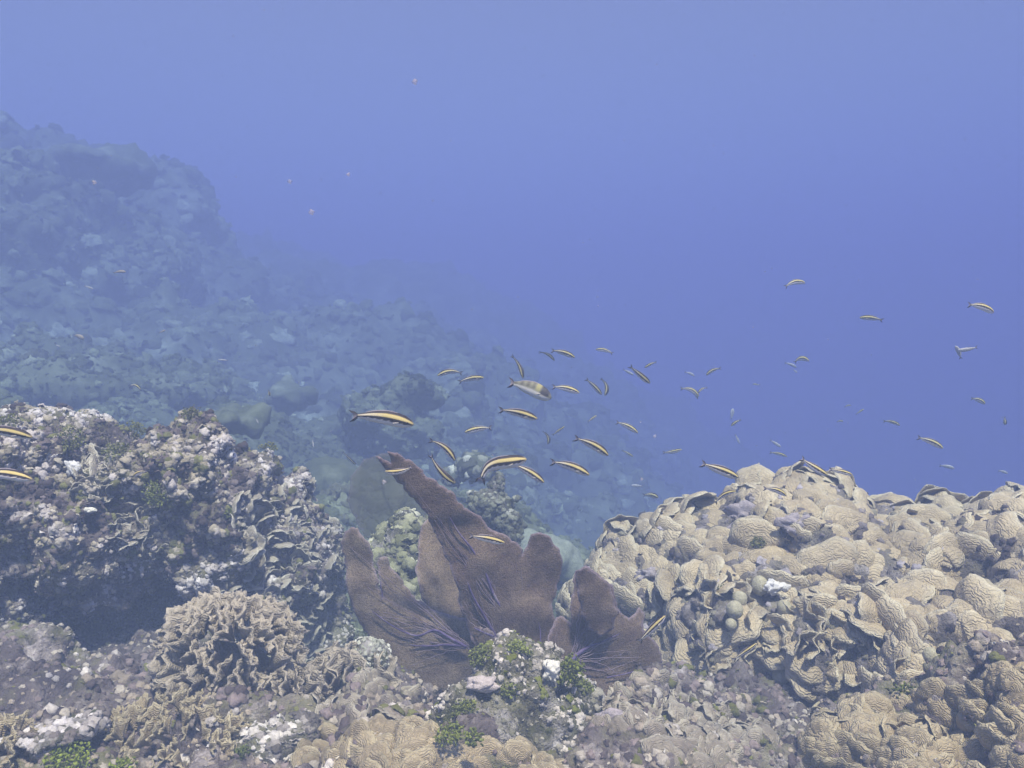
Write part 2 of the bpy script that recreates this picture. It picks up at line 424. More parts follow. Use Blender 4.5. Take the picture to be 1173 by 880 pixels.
def tints(pal, wts, n, rng, jit=.18):
    wts = np.array(wts, float); k = rng.choice(len(pal), n, p=wts / wts.sum())
    c = np.array(pal)[k] * rng.uniform(1 - jit, 1 + jit, (n, 1)); return c
def crust(name, parent, V, N, idx, pal, wts, smin, smax, mat, rng, tmpl=None, upb=.8, kind='stuff', cluster=.12):
    """many small growths baked into one mesh"""
    tmpl = tmpl or (KNOBS * 2 + FRILL[:4]); n = len(idx)
    pos = V[idx]; nn = N[idx]
    X = nn + UP * upb * .5 + rng.normal(0, .45, (n, 3))
    R = frames(X, UP[None] + rng.normal(0, .5, (n, 3)))
    size = rng.uniform(smin, smax, n) * (1 + .5 * fbm(pos, .2, 2, 77)); pick = rng.integers(0, len(tmpl), n)
    # neighbours share a colour: choose by noise with some jitter
    v = fbm(pos, cluster, 3, 31) * .8 + rng.normal(0, .11, n); o = np.argsort(np.argsort(v)) / n
    cw = np.cumsum(np.array(wts, float) / sum(wts)); k = np.searchsorted(cw, o).clip(0, len(pal) - 1)
    c = np.array(pal)[k] * rng.uniform(.7, 1.15, (n, 1))
    v2, f2, ring, rim, own = bake(tmpl, pick, pos - nn * (size * .4)[:, None], R, size)
    t = c[own] * (1 + .5 * rim)[:, None]
    return link(name, mk(name, v2, f2, mat, tint=np.clip(t, 0, .85)), parent, kind=kind)

def far_growth():
    rng = np.random.default_rng(5)
    N = normals(SB_V, SB_F)
    px, py, d = to_px(SB_V)
    m = (SB_V[:, 1] > 1.9) & (SB_V[:, 1] < 13) & (px > -250) & (px < 1400) & (N[:, 2] > .1)
    i1 = darts(SB_V, N, m & (SB_V[:, 1] < 6), .034, 16000, rng); i2 = darts(SB_V, N, m & (SB_V[:, 1] >= 5), .10, 12000, rng)
    pal = [(.08, .11, .07), (.13, .18, .11), (.20, .27, .18), (.38, .46, .34), (.17, .17, .12)]
    g = crust('reef_growth', None, SB_V, N, i1, pal, [2, 4, 4, .7, 2], .012, .036, M_FARGROW, rng, cluster=.5, tmpl=KNOBS * 3 + FRILL)
    g2 = crust('reef_growth', None, SB_V, N, i2, pal, [2, 4, 4, .7, 2], .03, .10, M_FARGROW, rng, cluster=1.2, tmpl=KNOBS * 3 + FRILL)
    for o in (g, g2):
        tag(o, 'knobbly greenish coral growth carpeting the hazy seabed slope', 'coral growth')
far_growth()

# far reef walls and coral heads behind
def far_mound(name, blobs, voxel, amps, label, cat, seed, kind=None, grow=None, mat=M_FAR, pits=None, gsize=(.05, .13), gpal=None):
    V, F = fused(name, blobs, voxel); V = roughen(V, F, amps, pits, seed); N = normals(V, F)
    o = link(name, mk(name, V, F, mat)); tag(o, label, cat, kind=kind)
    if grow:
        rng = np.random.default_rng(seed); m = (N[:, 2] > -.35) & (facing(V, N) > -.4)
        idx = darts(V, N, m, grow * .6, 12000, rng)
        pal = gpal or [(.08, .11, .07), (.13, .18, .11), (.20, .27, .18), (.36, .43, .32), (.17, .17, .12)]
        crust('growth', o, V, N, idx, pal, [2, 4, 4, .7, 2], gsize[0] * .5, gsize[1] * .72, M_FARGROW, rng, cluster=grow * 6, tmpl=KNOBS * 3 + FRILL)
    return o
far_mound('reef_wall', [(40, 345, 8.4, 165, 105, 1.0), (-60, 330, 8.2, 200, 150, 1.2), (120, 345, 8.6, 80, 85, .8), (180, 400, 8.4, 60, 55, .8), (30, 275, 8.6, 100, 60, .8), (-120, 450, 8.4, 300, 160, 1.2)],
          .055, [(.30, .9, 3), (.13, .32, 4)], None, None, 21, kind='structure', grow=.13, pits=[(.3, .7, .5)])
far_mound('reef_wall', [(60, 265, 10.8, 130, 80, 1.4), (165, 285, 10.7, 70, 80, 1.0), (0, 230, 10.9, 130, 66, 1.4), (-150, 270, 10.8, 230, 100, 1.4), (140, 350, 10.7, 110, 100, 1.2), (230, 360, 10.6, 70, 70, 1.2)],
          .06, [(.25, 1.2, 3), (.14, .4, 4)], None, None, 22, kind='structure', grow=.22, gsize=(.07, .18), pits=[(.4, 1.0, .5)])
far_mound('coral_head', [(440, 474, 4.6, 38, 22, .20), (472, 454, 4.65, 28, 18, .18), (462, 500, 4.6, 40, 34, .2), (420, 480, 4.7, 26, 36, .2)],
          .025, [(.07, .25, 3), (.04, .08, 3)], 'lumpy teal coral head on the slope behind the largest striped fish', 'coral', 23, grow=.045, gsize=(.015, .045),
          gpal=[(.06, .10, .07), (.12, .18, .12), (.20, .28, .20), (.42, .52, .42), (.10, .15, .10)])
far_mound('boulder_coral', [(383, 556, 3.5, 50, 30, .20)], .02, [(.05, .2, 3), (.012, .03, 2)], 'smooth low dome coral in the haze left of the faded sea fan', 'coral', 24)
far_mound('boulder_coral', [(375, 610, 3.0, 40, 40, .15), (400, 590, 3.1, 36, 26, .15)], .016, [(.04, .12, 3), (.02, .05, 3)],
          'rough small coral lump in the gap between the left rock and the faded sea fan', 'coral', 25, grow=.03, gsize=(.015, .04))
far_mound('boulder_coral', [(120, 190, 8.6, 50, 16, .5)], .04, [(.16, .5, 3), (.06, .12, 2)], 'pale flat-topped coral dome high on the far reef wall', 'coral', 26)
far_mound('boulder_coral', [(335, 455, 5.2, 28, 16, .2)], .025, [(.08, .25, 3), (.04, .08, 3)], 'faint round coral dome on the hazy slope above the left rock', 'coral', 27)
far_mound('boulder_coral', [(255, 478, 3.4, 40, 16, .2)], .02, [(.07, .2, 3), (.03, .06, 3)], 'pale green coral mound just behind the peak of the left rock', 'coral', 28)
far_mound('reef_ledge', [(60, 425, 5.2, 115, 20, .5), (-30, 430, 5.0, 140, 26, .5), (30, 450, 4.8, 185, 32, .5), (130, 418, 5.5, 26, 16, .3), (190, 442, 5.2, 55, 20, .4)],
          .035, [(.12, .5, 3), (.07, .16, 4)], None, None, 29, kind='structure', grow=.065, gsize=(.02, .06))

# ------------------------------------------------------------------ the near rocks
PAL_GROW_L = [(.10, .065, .075), (.24, .16, .17), (.22, .22, .10), (.50, .38, .31), (.60, .48, .43), (.70, .57, .58), (.78, .68, .70)]
WL = [3, 3, 2, 3.5, 3.5, 3, 3]
def near_rock(name, blobs, label, seed, mat, pal, wts, voxel=.0052, amps=((.042, .22, 3), (.026, .07, 3), (.012, .022, 3)), pits=((.08, .17, .55),),
              grow=.0088, gs=(.003, .0092), nmax=30000, cat='reef rock', tm=None, bumps=((.030, .065), (.016, .026))):
    V, F = fused(name, blobs, voxel); V = roughen(V, F, amps, pits, seed, bumps); N = normals(V, F)
    o = link(name, mk(name, V, F, mat)); tag(o, label, cat)
    rng = np.random.default_rng(seed); m = (facing(V, N) > -.45)
    if grow:
        idx = darts(V, N, m, grow, nmax, rng)
        crust('encrusting_growth', o, V, N, idx, pal, wts, gs[0], gs[1], M_GROW, rng, tmpl=tm, cluster=.05)
    return o, V, N, F
LEFT, LV, LN, LF = near_rock('reef_rock', [(68, 568, 1.85, 90, 90, .28), (140, 600, 1.85, 80, 80, .28), (30, 530, 1.8, 90, 62, .24), (-90, 600, 1.75, 150, 130, .3), (222, 564, 1.88, 62, 78, .24), (270, 560, 1.9, 44, 44, .2), (250, 610, 1.85, 70, 60, .2),
    (322, 625, 1.98, 48, 75, .2), (345, 660, 2.0, 52, 80, .22), (345, 730, 2.05, 58, 80, .2), (120, 720, 2.15, 260, 140, .25), (-60, 740, 2.0, 160, 130, .3), (20, 700, 1.75, 60, 40, .15)],
    'big crusty reef rock with dark hollows and green tufts filling the left side', 41, M_ROCK_L, PAL_GROW_L, WL)
RIGHT, RV, RN, RF = near_rock('reef_rock', [(905, 640, 1.93, 110, 92, .30), (850, 665, 1.95, 130, 90, .3), (780, 690, 1.98, 110, 82, .25), (715, 710, 2.0, 72, 56, .2), (1040, 670, 1.85, 150, 76, .35), (1170, 665, 1.75, 130, 84, .35),
    (910, 722, 1.71, 68, 68, .22), (985, 735, 1.8, 60, 60, .2), (1080, 760, 1.6, 150, 90, .3), (808, 710, 1.74, 56, 66, .17), (1190, 770, 1.5, 120, 90, .25)],
    'rounded reef rock on the right, almost hidden under beige plate corals', 42, M_ROCK_R, [(.10, .07, .08), (.2, .15, .16), (.34, .26, .28), (.5, .42, .48), (.30, .25, .2)], [3, 3, 3, 2, 3],
    amps=((.026, .25, 3), (.02, .08, 3), (.008, .022, 3)), pits=((.05, .16, .5),), grow=.016, bumps=((.02, .05), (.010, .02)))
CENT, CV, CN, _ = near_rock('reef_rock', [(588, 795, 1.28, 54, 56, .07), (556, 838, 1.24, 66, 54, .09), (625, 840, 1.27, 62, 55, .09), (585, 764, 1.29, 36, 34, .05), (660, 800, 1.34, 20, 24, .04)],
    'cone of whitish rubble rock with leafy green algae at the foot of the sea fan', 43, M_ROCK_C, [(.10, .11, .05), (.24, .22, .17), (.40, .36, .32), (.55, .48, .47), (.76, .65, .64), (.18, .22, .06)], [1.5, 2.5, 3, 3, 5, 2],
    voxel=.005, amps=((.018, .08, 3), (.010, .03, 3), (.005, .012, 2)), pits=((.02, .06, .5),), grow=.0075, gs=(.003, .008), tm=KNOBS + FRILL, bumps=((.012, .022),))
FRONT, FV, FN, FF = near_rock('reef_rock', [(60, 880, 1.25, 190, 75, .28), (-60, 850, 1.35, 150, 90, .3), (250, 900, 1.22, 170, 70, .25), (120, 800, 1.6, 160, 50, .25), (300, 850, 1.45, 110, 60, .2), (420, 850, 1.38, 90, 62, .15), (440, 800, 1.5, 60, 36, .12),
    (450, 905, 1.16, 90, 58, .12), (560, 915, 1.16, 90, 52, .12), (720, 900, 1.22, 170, 58, .25), (750, 850, 1.4, 120, 56, .2), (880, 880, 1.35, 130, 50, .25), (1045, 880, 1.24, 125, 82, .18), (1170, 868, 1.2, 110, 100, .22)],
    'low foreground ledge of pinkish crusted reef rock running along the bottom', 44, M_ROCK_L, [(.16, .10, .11), (.36, .23, .24), (.20, .20, .08), (.54, .38, .33), (.60, .48, .44), (.76, .64, .64)], [3, 4, 1.5, 4, 3, 1.0],
    amps=((.035, .2, 3), (.018, .06, 3), (.008, .018, 3)), pits=((.05, .13, .5),), grow=.0120, gs=(.003, .0085))

def soft_normals(V, F, N, it=26):
    for _ in range(it):
        s_ = N.copy()
        for a, b in ((0, 1), (1, 2), (2, 3), (3, 0)):
            np.add.at(s_, F[:, a], N[F[:, b]]); np.add.at(s_, F[:, b], N[F[:, a]])
        N = s_ / (np.linalg.norm(s_, axis=1, keepdims=True) + 1e-9)
    return N
RN = soft_normals(RV, RF, RN); LN = soft_normals(LV, LF, LN, 10)
def surf(V, N, px, py, rad=14, front=True):
    """surface point of a rock seen at a photograph pixel: nearest to the camera within RAD pixels"""
    x, y, d = to_px(V); m = ((x - px) ** 2 + (y - py) ** 2 < rad * rad)
    i = np.nonzero(m)[0]
    if not len(i):
        i = np.array([np.argmin((x - px) ** 2 + (y - py) ** 2)])
    k = i[np.argmin(d[i])]; return V[k], N[k]

# ------------------------------------------------------------------ plate coral covering the right rock
PLATES = [plate_t(np.random.default_rng(200 + k)) for k in range(9)]
FINS = [blade_t(np.random.default_rng(220 + k), th=.085, half=48, ruff=.2, n=(10, 21), lobes=2) for k in range(7)]
BLADES = [blade_t(np.random.default_rng(260 + k), th=.13, half=31, ruff=.12, n=(12, 21), lobes=2) for k in range(8)]
PADS = [paddle_t(np.random.default_rng(240 + k)) for k in range(6)]
_cache = {}
def tmesh(kind, tl, k, mat, size):
    """unit template as a mesh; ring spacing is stored for a typical SIZE"""
    key = (kind, k, mat.name)
    if key not in _cache:
        v, f, r = tl[k]; _cache[key] = mk(kind, v * size, f, mat, ring=r * size, rim=r ** 9)
    return _cache[key]
def put(name, parent, me, pos, R, s):
    o = bpy.data.objects.new(name, me); COL.objects.link(o); o.parent = parent
    M = Matrix([[*R[0], 0], [*R[1], 0], [*R[2], 0], [0, 0, 0, 1]])
    M = Matrix.Translation(Vector(pos) - parent.location) @ M @ Matrix.Diagonal((s[0], s[1], s[2], 1))
    o.matrix_basis = M; return o

def right_colonies():
    rng = np.random.default_rng(9)
    x, y, d = to_px(RV)
    # colony seeds: photograph position, label
    seeds = [((900, 545), 'crest', 'pale ridged plate coral capping the very top of the right rock'),
             ((760, 600), 'slope', 'stepped beige plate coral on the steep left shoulder of the right rock'),
             ((690, 680), 'slope', 'plate coral with small rounded shingles right behind the sea fan'),
             ((860, 620), 'mid', 'scalloped plate coral around the purple crust patch below the crest'),
             ((1010, 590), 'crest', 'plate coral spreading behind and right of the crest, edge against blue water'),
             ((1130, 590), 'crest', 'plate coral on the far right skyline of the right rock'),
             ((960, 690), 'mid', 'broad overlapping plate coral in the middle of the right rock'),
             ((1110, 680), 'mid', 'wide beige plate coral draped over the right-hand flank'),
             ((1130, 760), 'mid', 'plate coral tiers directly above the tan scalloped coral')]
    S = np.array([s[0] for s in seeds], float)
    roots = []
    for s, kd, lab in seeds:
        p, n = surf(RV, RN, *s); roots.append(empty('plate_coral', Vector(p), lab, 'plate coral', 'plate corals on the right rock'))
    bare = [(835, 600, 26), (785, 655, 15), (888, 672, 9), (940, 600, 17), (925, 640, 13), (1000, 610, 8), (990, 760, 16), (1045, 745, 20), (870, 820, 40), (960, 790, 30), (700, 640, 8), (1060, 625, 10), (765, 690, 12), (875, 745, 14), (910, 560, 8)]
    m = (facing(RV, RN) > -.5) & (RN[:, 2] > -.25) & (x > 620) & (y < 800)
    for bx, by, br in bare: m &= ~(((x - bx) ** 2 + (y - by) ** 2 < br * br) & (facing(RV, RN) > 0))
    hang = (x > 735) & (x < 960) & (y > 668)
    m &= ~(hang)
    idx = darts(RV, RN, m, .0235, 1700, rng)
    cnt = np.zeros(len(seeds), int); stuffs = {}
    own = ((x[idx][:, None] - S[:, 0]) ** 2 + (y[idx][:, None] - S[:, 1]) ** 2 * 1.6).argmin(1)
    order = np.argsort(-facing(RV[idx], RN[idx]) * (RN[idx][:, 2] > -.3))
    for q in order:
        i = idx[q]; c = own[q]; n = RN[i]; p = RV[i]
        down = n.copy(); down[2] = 0; down = down / (np.linalg.norm(down) + 1e-6)
        toward = np.array([-.15, -1, 0]) if np.linalg.norm(n[:2]) < .25 else down
        tup = UP - n[2] * n; lt = np.linalg.norm(tup)
        X = (tup / max(lt, .35)) * .8 + np.array([0, .45, 0]) * max(0, n[2] - .6) + n * rng.uniform(.05, .38) + rng.normal(0, .18, 3)
        Z = n * 1.0 + toward * .35 + rng.normal(0, .15, 3)
        R = frames(X[None], Z[None])[0]
        sz = rng.uniform(.024, .040) * (1.3 if rng.random() < .22 else 1)
        cnt[c] += 1
        k = int(rng.integers(0, len(PLATES)))
        if cnt[c] <= 98:
            s = sz / .04; put('plate', roots[c], tmesh('plate', PLATES, k, M_PLATE, .04), p - n * .006, R, (s, s * rng.uniform(.9, 1.25), s * rng.uniform(.8, 1.5)))
        else: stuffs.setdefault(c, []).append((k, p - n * .006, R, sz))
    for c, L in stuffs.items():
        v, f, ring, rim, _ = bake(PLATES, np.array([l[0] for l in L]), np.array([l[1] for l in L]) - np.array(roots[c].location), np.array([l[2] for l in L]), np.array([l[3] for l in L]))
        link('small_plates', mk('small_plates', v, f, M_PLATE, ring=ring, rim=rim), roots[c], kind='stuff')
    print('plates', cnt)
    # hanging fins at the front
    for (cx, cy, rx, ry, n_, lab) in [(805, 705, 60, 68, 98, 'hanging curtain of upright coral fins beside the sea fan'),
                                     (905, 725, 60, 66, 98, 'drooping cluster of ruffled coral fins under the two knobs'),
                                     (985, 735, 34, 48, 40, 'small drooping group of coral fins right of the large drooping cluster')]:
        p0, n0 = surf(RV, RN, cx, cy); e = empty('plate_coral', Vector(p0), lab, 'plate coral', 'drooping plate corals on the right rock')
        mm = ((x - cx) / rx) ** 2 + ((y - cy) / ry) ** 2 < 1; mm &= (facing(RV, RN) > -.1)
        ii = darts(RV, RN, mm, .0165, n_, rng)
        for i in ii:
            n = RN[i] * .5 + np.array([0, -.8, 0]); n /= np.linalg.norm(n)
            v_ = (y[i] - cy) / ry
            X = n * 1.0 + UP * (.35 - .75 * (v_ + .2)) + rng.normal(0, .22, 3)
            Z = np.array([1, .25, 0]) * rng.choice([-1, 1]) + rng.normal(0, .35, 3)       # fins stand on edge
            flat = v_ < -.45 or rng.random() < .62
            if flat:                                                                        # scales draped over the bulge
                X = -UP * (.75 if v_ > -.3 else .1) + n * .45 + rng.normal(0, .2, 3); Z = n + UP * .35 + rng.normal(0, .15, 3)
            R = frames(X[None], Z[None])[0]; s = rng.uniform(.75, 1.1) if flat else rng.uniform(.7, 1.1)
            tl, nm = (PLATES, 'plate') if flat else (FINS, 'fin')
            put(nm, e, tmesh(nm, tl, int(rng.integers(0, len(tl))), M_PLATE, .04), RV[i] - RN[i] * .012, R, (s * 1.1, s * .95, s))
right_colonies()

# ------------------------------------------------------------------ lettuce corals, tan paddles, brown shingles
def bouquet(name, px, py, Y, wpx, hpx, n_, label, mat, tl, kind, size, rng, cat='lettuce coral', group=None, spread=1.0, lean=(0, -.3, .35), dome=1.0, edge=True, part='blade'):
    """a rounded colony: blades radiating from a base"""
    c = P(px, py, Y); e = empty(name, c, label, cat, group); k = Y / FPX
    rx, rz = wpx * k / 2, hpx * k / 2; ry = rx * .6
    i = np.arange(n_) + .5; ph = np.arccos(1 - 1.25 * i / n_); th = math.pi * (1 + 5 ** .5) * i
    D = np.stack([np.cos(th) * np.sin(ph), np.sin(th) * np.sin(ph), np.cos(ph)], 1) + rng.normal(0, .08, (n_, 3))
    ax = Vector(lean).normalized(); q = Vector((0, 0, 1)).rotation_difference(ax).to_matrix()
    D = D @ np.array(q).T
    for dvec in D:
        L = size * rng.uniform(.75, 1.2)
        base = np.array(c) + np.array([dvec[0] * (rx - L * .55), dvec[1] * (ry - L * .3), dvec[2] * (rz - L * .55)])
        X = dvec * spread + UP * .6 + rng.normal(0, .12, 3)
        tang = np.cross(dvec, UP); tang = tang / (np.linalg.norm(tang) + 1e-6)
        Z = (tang * rng.choice([-1, 1]) if edge else UP - dvec * .2) + rng.normal(0, .3, 3)
        R = frames(X[None], Z[None])[0]; s = L / .04
        put(part, e, tmesh(kind, tl, int(rng.integers(0, len(tl))), mat, .04), base, R, (s, s * rng.uniform(.75, 1.1), s))
    # the hidden heart the blades grow from
    V, F = fused('base', [(px, py + hpx * .12, Y * 1.03, wpx * .33, hpx * .33, ry * .6)], .008); V = roughen(V, F, [(.01, .05, 3)], None, 3)
    link('base', mk('base', V - np.array(c), F, M_ROCK_L), e)
    return e
rg = np.random.default_rng(12)
bouquet('lettuce_coral', 265, 760, 1.36, 144, 136, 98, 'rounded grey-tan lettuce coral with ruffled upright blades in the left foreground', M_GREY, BLADES, 'narrow_blade', .050, rg)
bouquet('lettuce_coral', 330, 800, 1.34, 70, 60, 26, 'small ruffled coral tuft touching the lower right of the round grey lettuce coral', M_GREY, BLADES, 'narrow_blade', .036, rg)
bouquet('lettuce_coral', 400, 790, 1.42, 96, 84, 30, 'thin curled grey coral frills between the round lettuce coral and the white-topped lump', M_GREY, FINS, 'blade', .042, rg)
bouquet('lettuce_coral', 200, 856, 1.22, 185, 90, 98, 'tan knobbly lettuce coral spreading low at the bottom left', M_TAN, BLADES, 'tan_blade', .030, rg)
bouquet('lettuce_coral', 8, 868, 1.12, 70, 70, 22, 'peach-tan coral cut by the bottom left corner', M_TAN, FINS, 'tan_blade', .034, rg)

def shells(name, V, N, cx, cy, rx, ry, rad, size, n_, mat, label, cat, part, kind, rng, up=.8, out=.3):
    x, y, d = to_px(V); p0, _n = surf(V, N, cx, cy); e = empty(name, Vector(p0), label, cat)
    mm = (((x - cx) / rx) ** 2 + ((y - cy) / ry) ** 2 < 1) & (facing(V, N) > -.25)
    ii = darts(V, N, mm, rad, n_, rng); ii = ii[np.argsort(-facing(V[ii], N[ii]))]; rest = []
    for q, i in enumerate(ii):
        n = N[i]; tup = UP - n[2] * n
        X = tup / max(np.linalg.norm(tup), .35) * up + n * (out + rng.uniform(0, .35)) + rng.normal(0, .2, 3); Z = n + np.array([-.05, -.4, .1]) + rng.normal(0, .18, 3)
        R = frames(X[None], Z[None])[0]; sz = size * rng.uniform(.75, 1.3); k = int(rng.integers(0, len(PLATES)))
        if q < 98:
            t = sz / .04; put(part, e, tmesh(kind, PLATES, k, mat, .04), V[i] - n * .004, R, (t, t * rng.uniform(.8, 1.15), t * rng.uniform(.9, 1.5)))
        else: rest.append((k, V[i] - n * .004 - p0, R, sz))
    if rest:
        v, f, ring, rim, _ = bake(PLATES, np.array([l[0] for l in rest]), np.array([l[1] for l in rest]), np.array([l[2] for l in rest]), np.array([l[3] for l in rest]))
        link('small_' + part + 's', mk('small_' + part + 's', v, f, mat, ring=ring, rim=rim), e, kind='stuff')
FN_S = soft_normals(FV, FF, FN, 16)
rs = np.random.default_rng(33)
shells('scalloped_coral', FV, FN_S, 1040, 858, 120, 62, .0125, .020, 560, M_TAN, 'large mound of tan scalloped coral lobes at the bottom right, left of the edge one', 'coral', 'lobe', 'tan_lobe', rs)
shells('scalloped_coral', FV, FN_S, 1175, 855, 70, 90, .0125, .020, 300, M_TAN, 'tan scalloped coral cut off by the right edge at the bottom', 'coral', 'lobe', 'tan_lobe', rs)
shells('scalloped_coral', FV, FN_S, 450, 880, 72, 40, .0120, .020, 200, M_TAN, 'ochre scalloped coral at the bottom edge left of the green-topped cone rock', 'coral', 'lobe', 'tan_lobe', rs)
shells('scalloped_coral', FV, FN_S, 575, 888, 60, 26, .0120, .019, 150, M_TAN, 'ochre scalloped coral peeking over the bottom edge under the green-topped cone rock', 'coral', 'lobe', 'tan_lobe', rs)
shells('scalloped_coral', FV, FN_S, 352, 850, 34, 26, .0115, .016, 98, M_TAN, 'rounded tan scalloped coral beside the white-flecked rubble near the bottom', 'coral', 'lobe', 'tan_lobe', rs)
shells('shingle_coral', FV, FN_S, 738, 812, 58, 34, .0105, .015, 220, M_BROWN, 'brownish scaly coral directly under the right lobe of the sea fan', 'plate coral', 'scale', 'brown_scale', rs)
shells('shingle_coral', FV, FN_S, 815, 845, 75, 38, .0105, .015, 260, M_BROWN, 'brown-pink scaly coral sloping down to the bottom edge beside the tan scalloped mound', 'plate coral', 'scale', 'brown_scale', rs)
shells('shingle_coral', FV, FN_S, 420, 800, 60, 30, .0110, .014, 160, M_BROWN, 'dull brown crusty scales on the ledge below the mint-topped lump', 'plate coral', 'scale', 'brown_scale', rs)

# small cup and plate corals down the right flank of the left rock
def flank():
    rng = np.random.default_rng(17); x, y, d = to_px(LV)
    spots = [(345, 590, 36, 40, 'grey leafy coral along the upper right edge of the left rock'),
             (375, 655, 30, 55, 'grey leafy coral hanging where the left rock meets the gap before the sea fan'),
             (315, 650, 36, 42, 'cluster of curled grey coral cups in the middle of the left rock flank'),
             (340, 735, 34, 40, 'shaded leafy coral low on the left rock flank behind the round lettuce coral'),
             (270, 700, 34, 34, 'small leafy coral directly above the round lettuce coral'),
             (165, 610, 36, 34, 'pale knobbly leafy coral hanging over the dark hollow'),
             (110, 545, 26, 30, 'brownish plate coral facing out near the two big edge fish'),
             (290, 590, 26, 26, 'pale curled coral beneath the rock peak')]
    for cx, cy, rx, ry, lab in spots:
        p0, n0 = surf(LV, LN, cx, cy); e = empty('leafy_coral', Vector(p0), lab, 'lettuce coral', 'leafy corals on the left rock')
        mm = (((x - cx) / rx) ** 2 + ((y - cy) / ry) ** 2 < 1) & (facing(LV, LN) > -.2)
        for i in darts(LV, LN, mm, .0145, 98, rng):
            n = LN[i]; X = n * .8 + UP * .45 + np.array([0, -.2, 0]) + rng.normal(0, .3, 3); Z = UP * .8 + n * .2 + rng.normal(0, .5, 3)
            R = frames(X[None], Z[None])[0]; s = rng.uniform(.36, .62); u = rng.random()
            tl, nm = (PLATES, 'plate') if u < .5 else (FINS, 'blade')
            put(nm, e, tmesh('leaf_' + nm, tl, int(rng.integers(0, len(tl))), M_LEAF, .04), LV[i] - n * .008, R, (s, s, s))
flank()

# ------------------------------------------------------------------ mid-distance corals seen between the rocks
def mid_coral(name, blobs, voxel, amps, label, cat, seed, mat, grow, gs, pal, wts, tm=None):
    V, F = fused(name, blobs, voxel); V = roughen(V, F, amps, None, seed); N = normals(V, F)
    o = link(name, mk(name, V, F, mat)); tag(o, label, cat)
    if grow:
        rng = np.random.default_rng(seed); idx = darts(V, N, facing(V, N) > -.5, grow, 6000, rng)
        crust('growth', o, V, N, idx, pal, wts, gs[0], gs[1], M_GROW, rng, tmpl=tm or KNOBS, cluster=.04)
    return V, N
M_BOULD, _nt, _b = new_mat('pale_boulder_coral', .85, .1)
_nt.links.new(ramp(_nt, [(.35, (.16, .21, .17)), (.65, (.27, .33, .27))], noise(_nt, 60, 4)), _b.inputs['Base Color']); bump(_nt, _b, noise(_nt, 150, 3), .5, .003)
PG = [(.12, .14, .11), (.22, .25, .20), (.36, .38, .32), (.62, .64, .58)]
mid_coral('pillar_coral', [(562, 612, 2.25, 24, 30, .05), (553, 585, 2.2, 17, 22, .04), (575, 590, 2.22, 17, 22, .04), (571, 560, 2.22, 7, 15, .018), (572, 548, 2.22, 6, 7, .014), (545, 572, 2.2, 8, 9, .02), (590, 570, 2.2, 8, 6, .018), (586, 605, 2.2, 14, 22, .03), (566, 640, 2.25, 26, 30, .05)],
          .006, [(.012, .05, 3), (.005, .018, 2)], 'grey knobbly pillar coral with short blunt lobes rising behind the sea fan', 'coral', 61, M_ROCK_C, .012, (.005, .012), PG, [3, 4, 3, 1.5])
mid_coral('boulder_coral', [(606, 622, 2.7, 18, 15, .06), (628, 620, 2.7, 14, 10, .05), (645, 626, 2.7, 12, 9, .05), (657, 634, 2.72, 10, 9, .04), (634, 640, 2.66, 20, 16, .06), (610, 645, 2.6, 26, 20, .06), (652, 650, 2.7, 20, 18, .06)],
          .01, [(.006, .06, 2)], 'smooth pale teal boulder coral of rounded lobes behind the right side of the sea fan', 'coral', 62,
          M_BOULD, 0, None, None, None)
mid_coral('boulder_coral', [(545, 535, 3.0, 24, 16, .08), (518, 545, 3.1, 14, 12, .05)], .012, [(.01, .08, 2)], 'small faint coral dome left of the grey pillar coral', 'coral', 63, M_FAR, .03, (.01, .025), PG, [3, 3, 2, 1])
mid_coral('crusted_coral', [(465, 640, 1.95, 40, 46, .10), (445, 670, 1.9, 36, 40, .10), (490, 620, 2.0, 26, 26, .07), (470, 700, 1.9, 50, 50, .1), (515, 650, 2.0, 30, 50, .1)],
          .008, [(.025, .08, 3), (.010, .03, 3)], 'yellow-green crusted coral lump behind the two left lobes of the sea fan', 'coral', 64, M_ROCK_C, .011, (.005, .013),
          [(.16, .17, .10), (.30, .31, .20), (.46, .46, .32), (.70, .70, .58), (.3, .24, .26)], [2, 4, 4, 2, 1], tm=KNOBS + FRILL)
mid_coral('crusted_coral', [(425, 752, 1.44, 26, 20, .04), (405, 770, 1.46, 28, 22, .05)], .006, [(.008, .03, 3)], 'small lump with a pale mint-white top beside the foot of the sea fan', 'coral', 65, M_ROCK_C, .008, (.004, .009),
          [(.35, .38, .33), (.55, .58, .52), (.75, .78, .74)], [2, 4, 4])
mid_coral('rubble', [(310, 850, 1.2, 40, 26, .05), (345, 835, 1.22, 22, 18, .04)], .005, [(.012, .04, 3), (.005, .012, 2)], 'white-flecked rubble lump beside the tan lettuce coral at the bottom', 'rubble', 66, M_ROCK_C, .007, (.003, .009),
          [(.2, .16, .16), (.45, .38, .38), (.78, .70, .70)], [2, 4, 4], tm=KNOBS + FRILL)
mid_coral('rubble', [(45, 842, 1.13, 50, 13, .04), (88, 830, 1.15, 32, 11, .04)], .005, [(.012, .04, 3), (.005, .012, 2)], 'pinkish-white crusted rubble strip above the green algae in the bottom left corner', 'rubble', 67, M_ROCK_C, .008, (.003, .009),
          [(.3, .22, .22), (.5, .42, .43), (.8, .72, .76)], [2, 3, 4], tm=KNOBS)

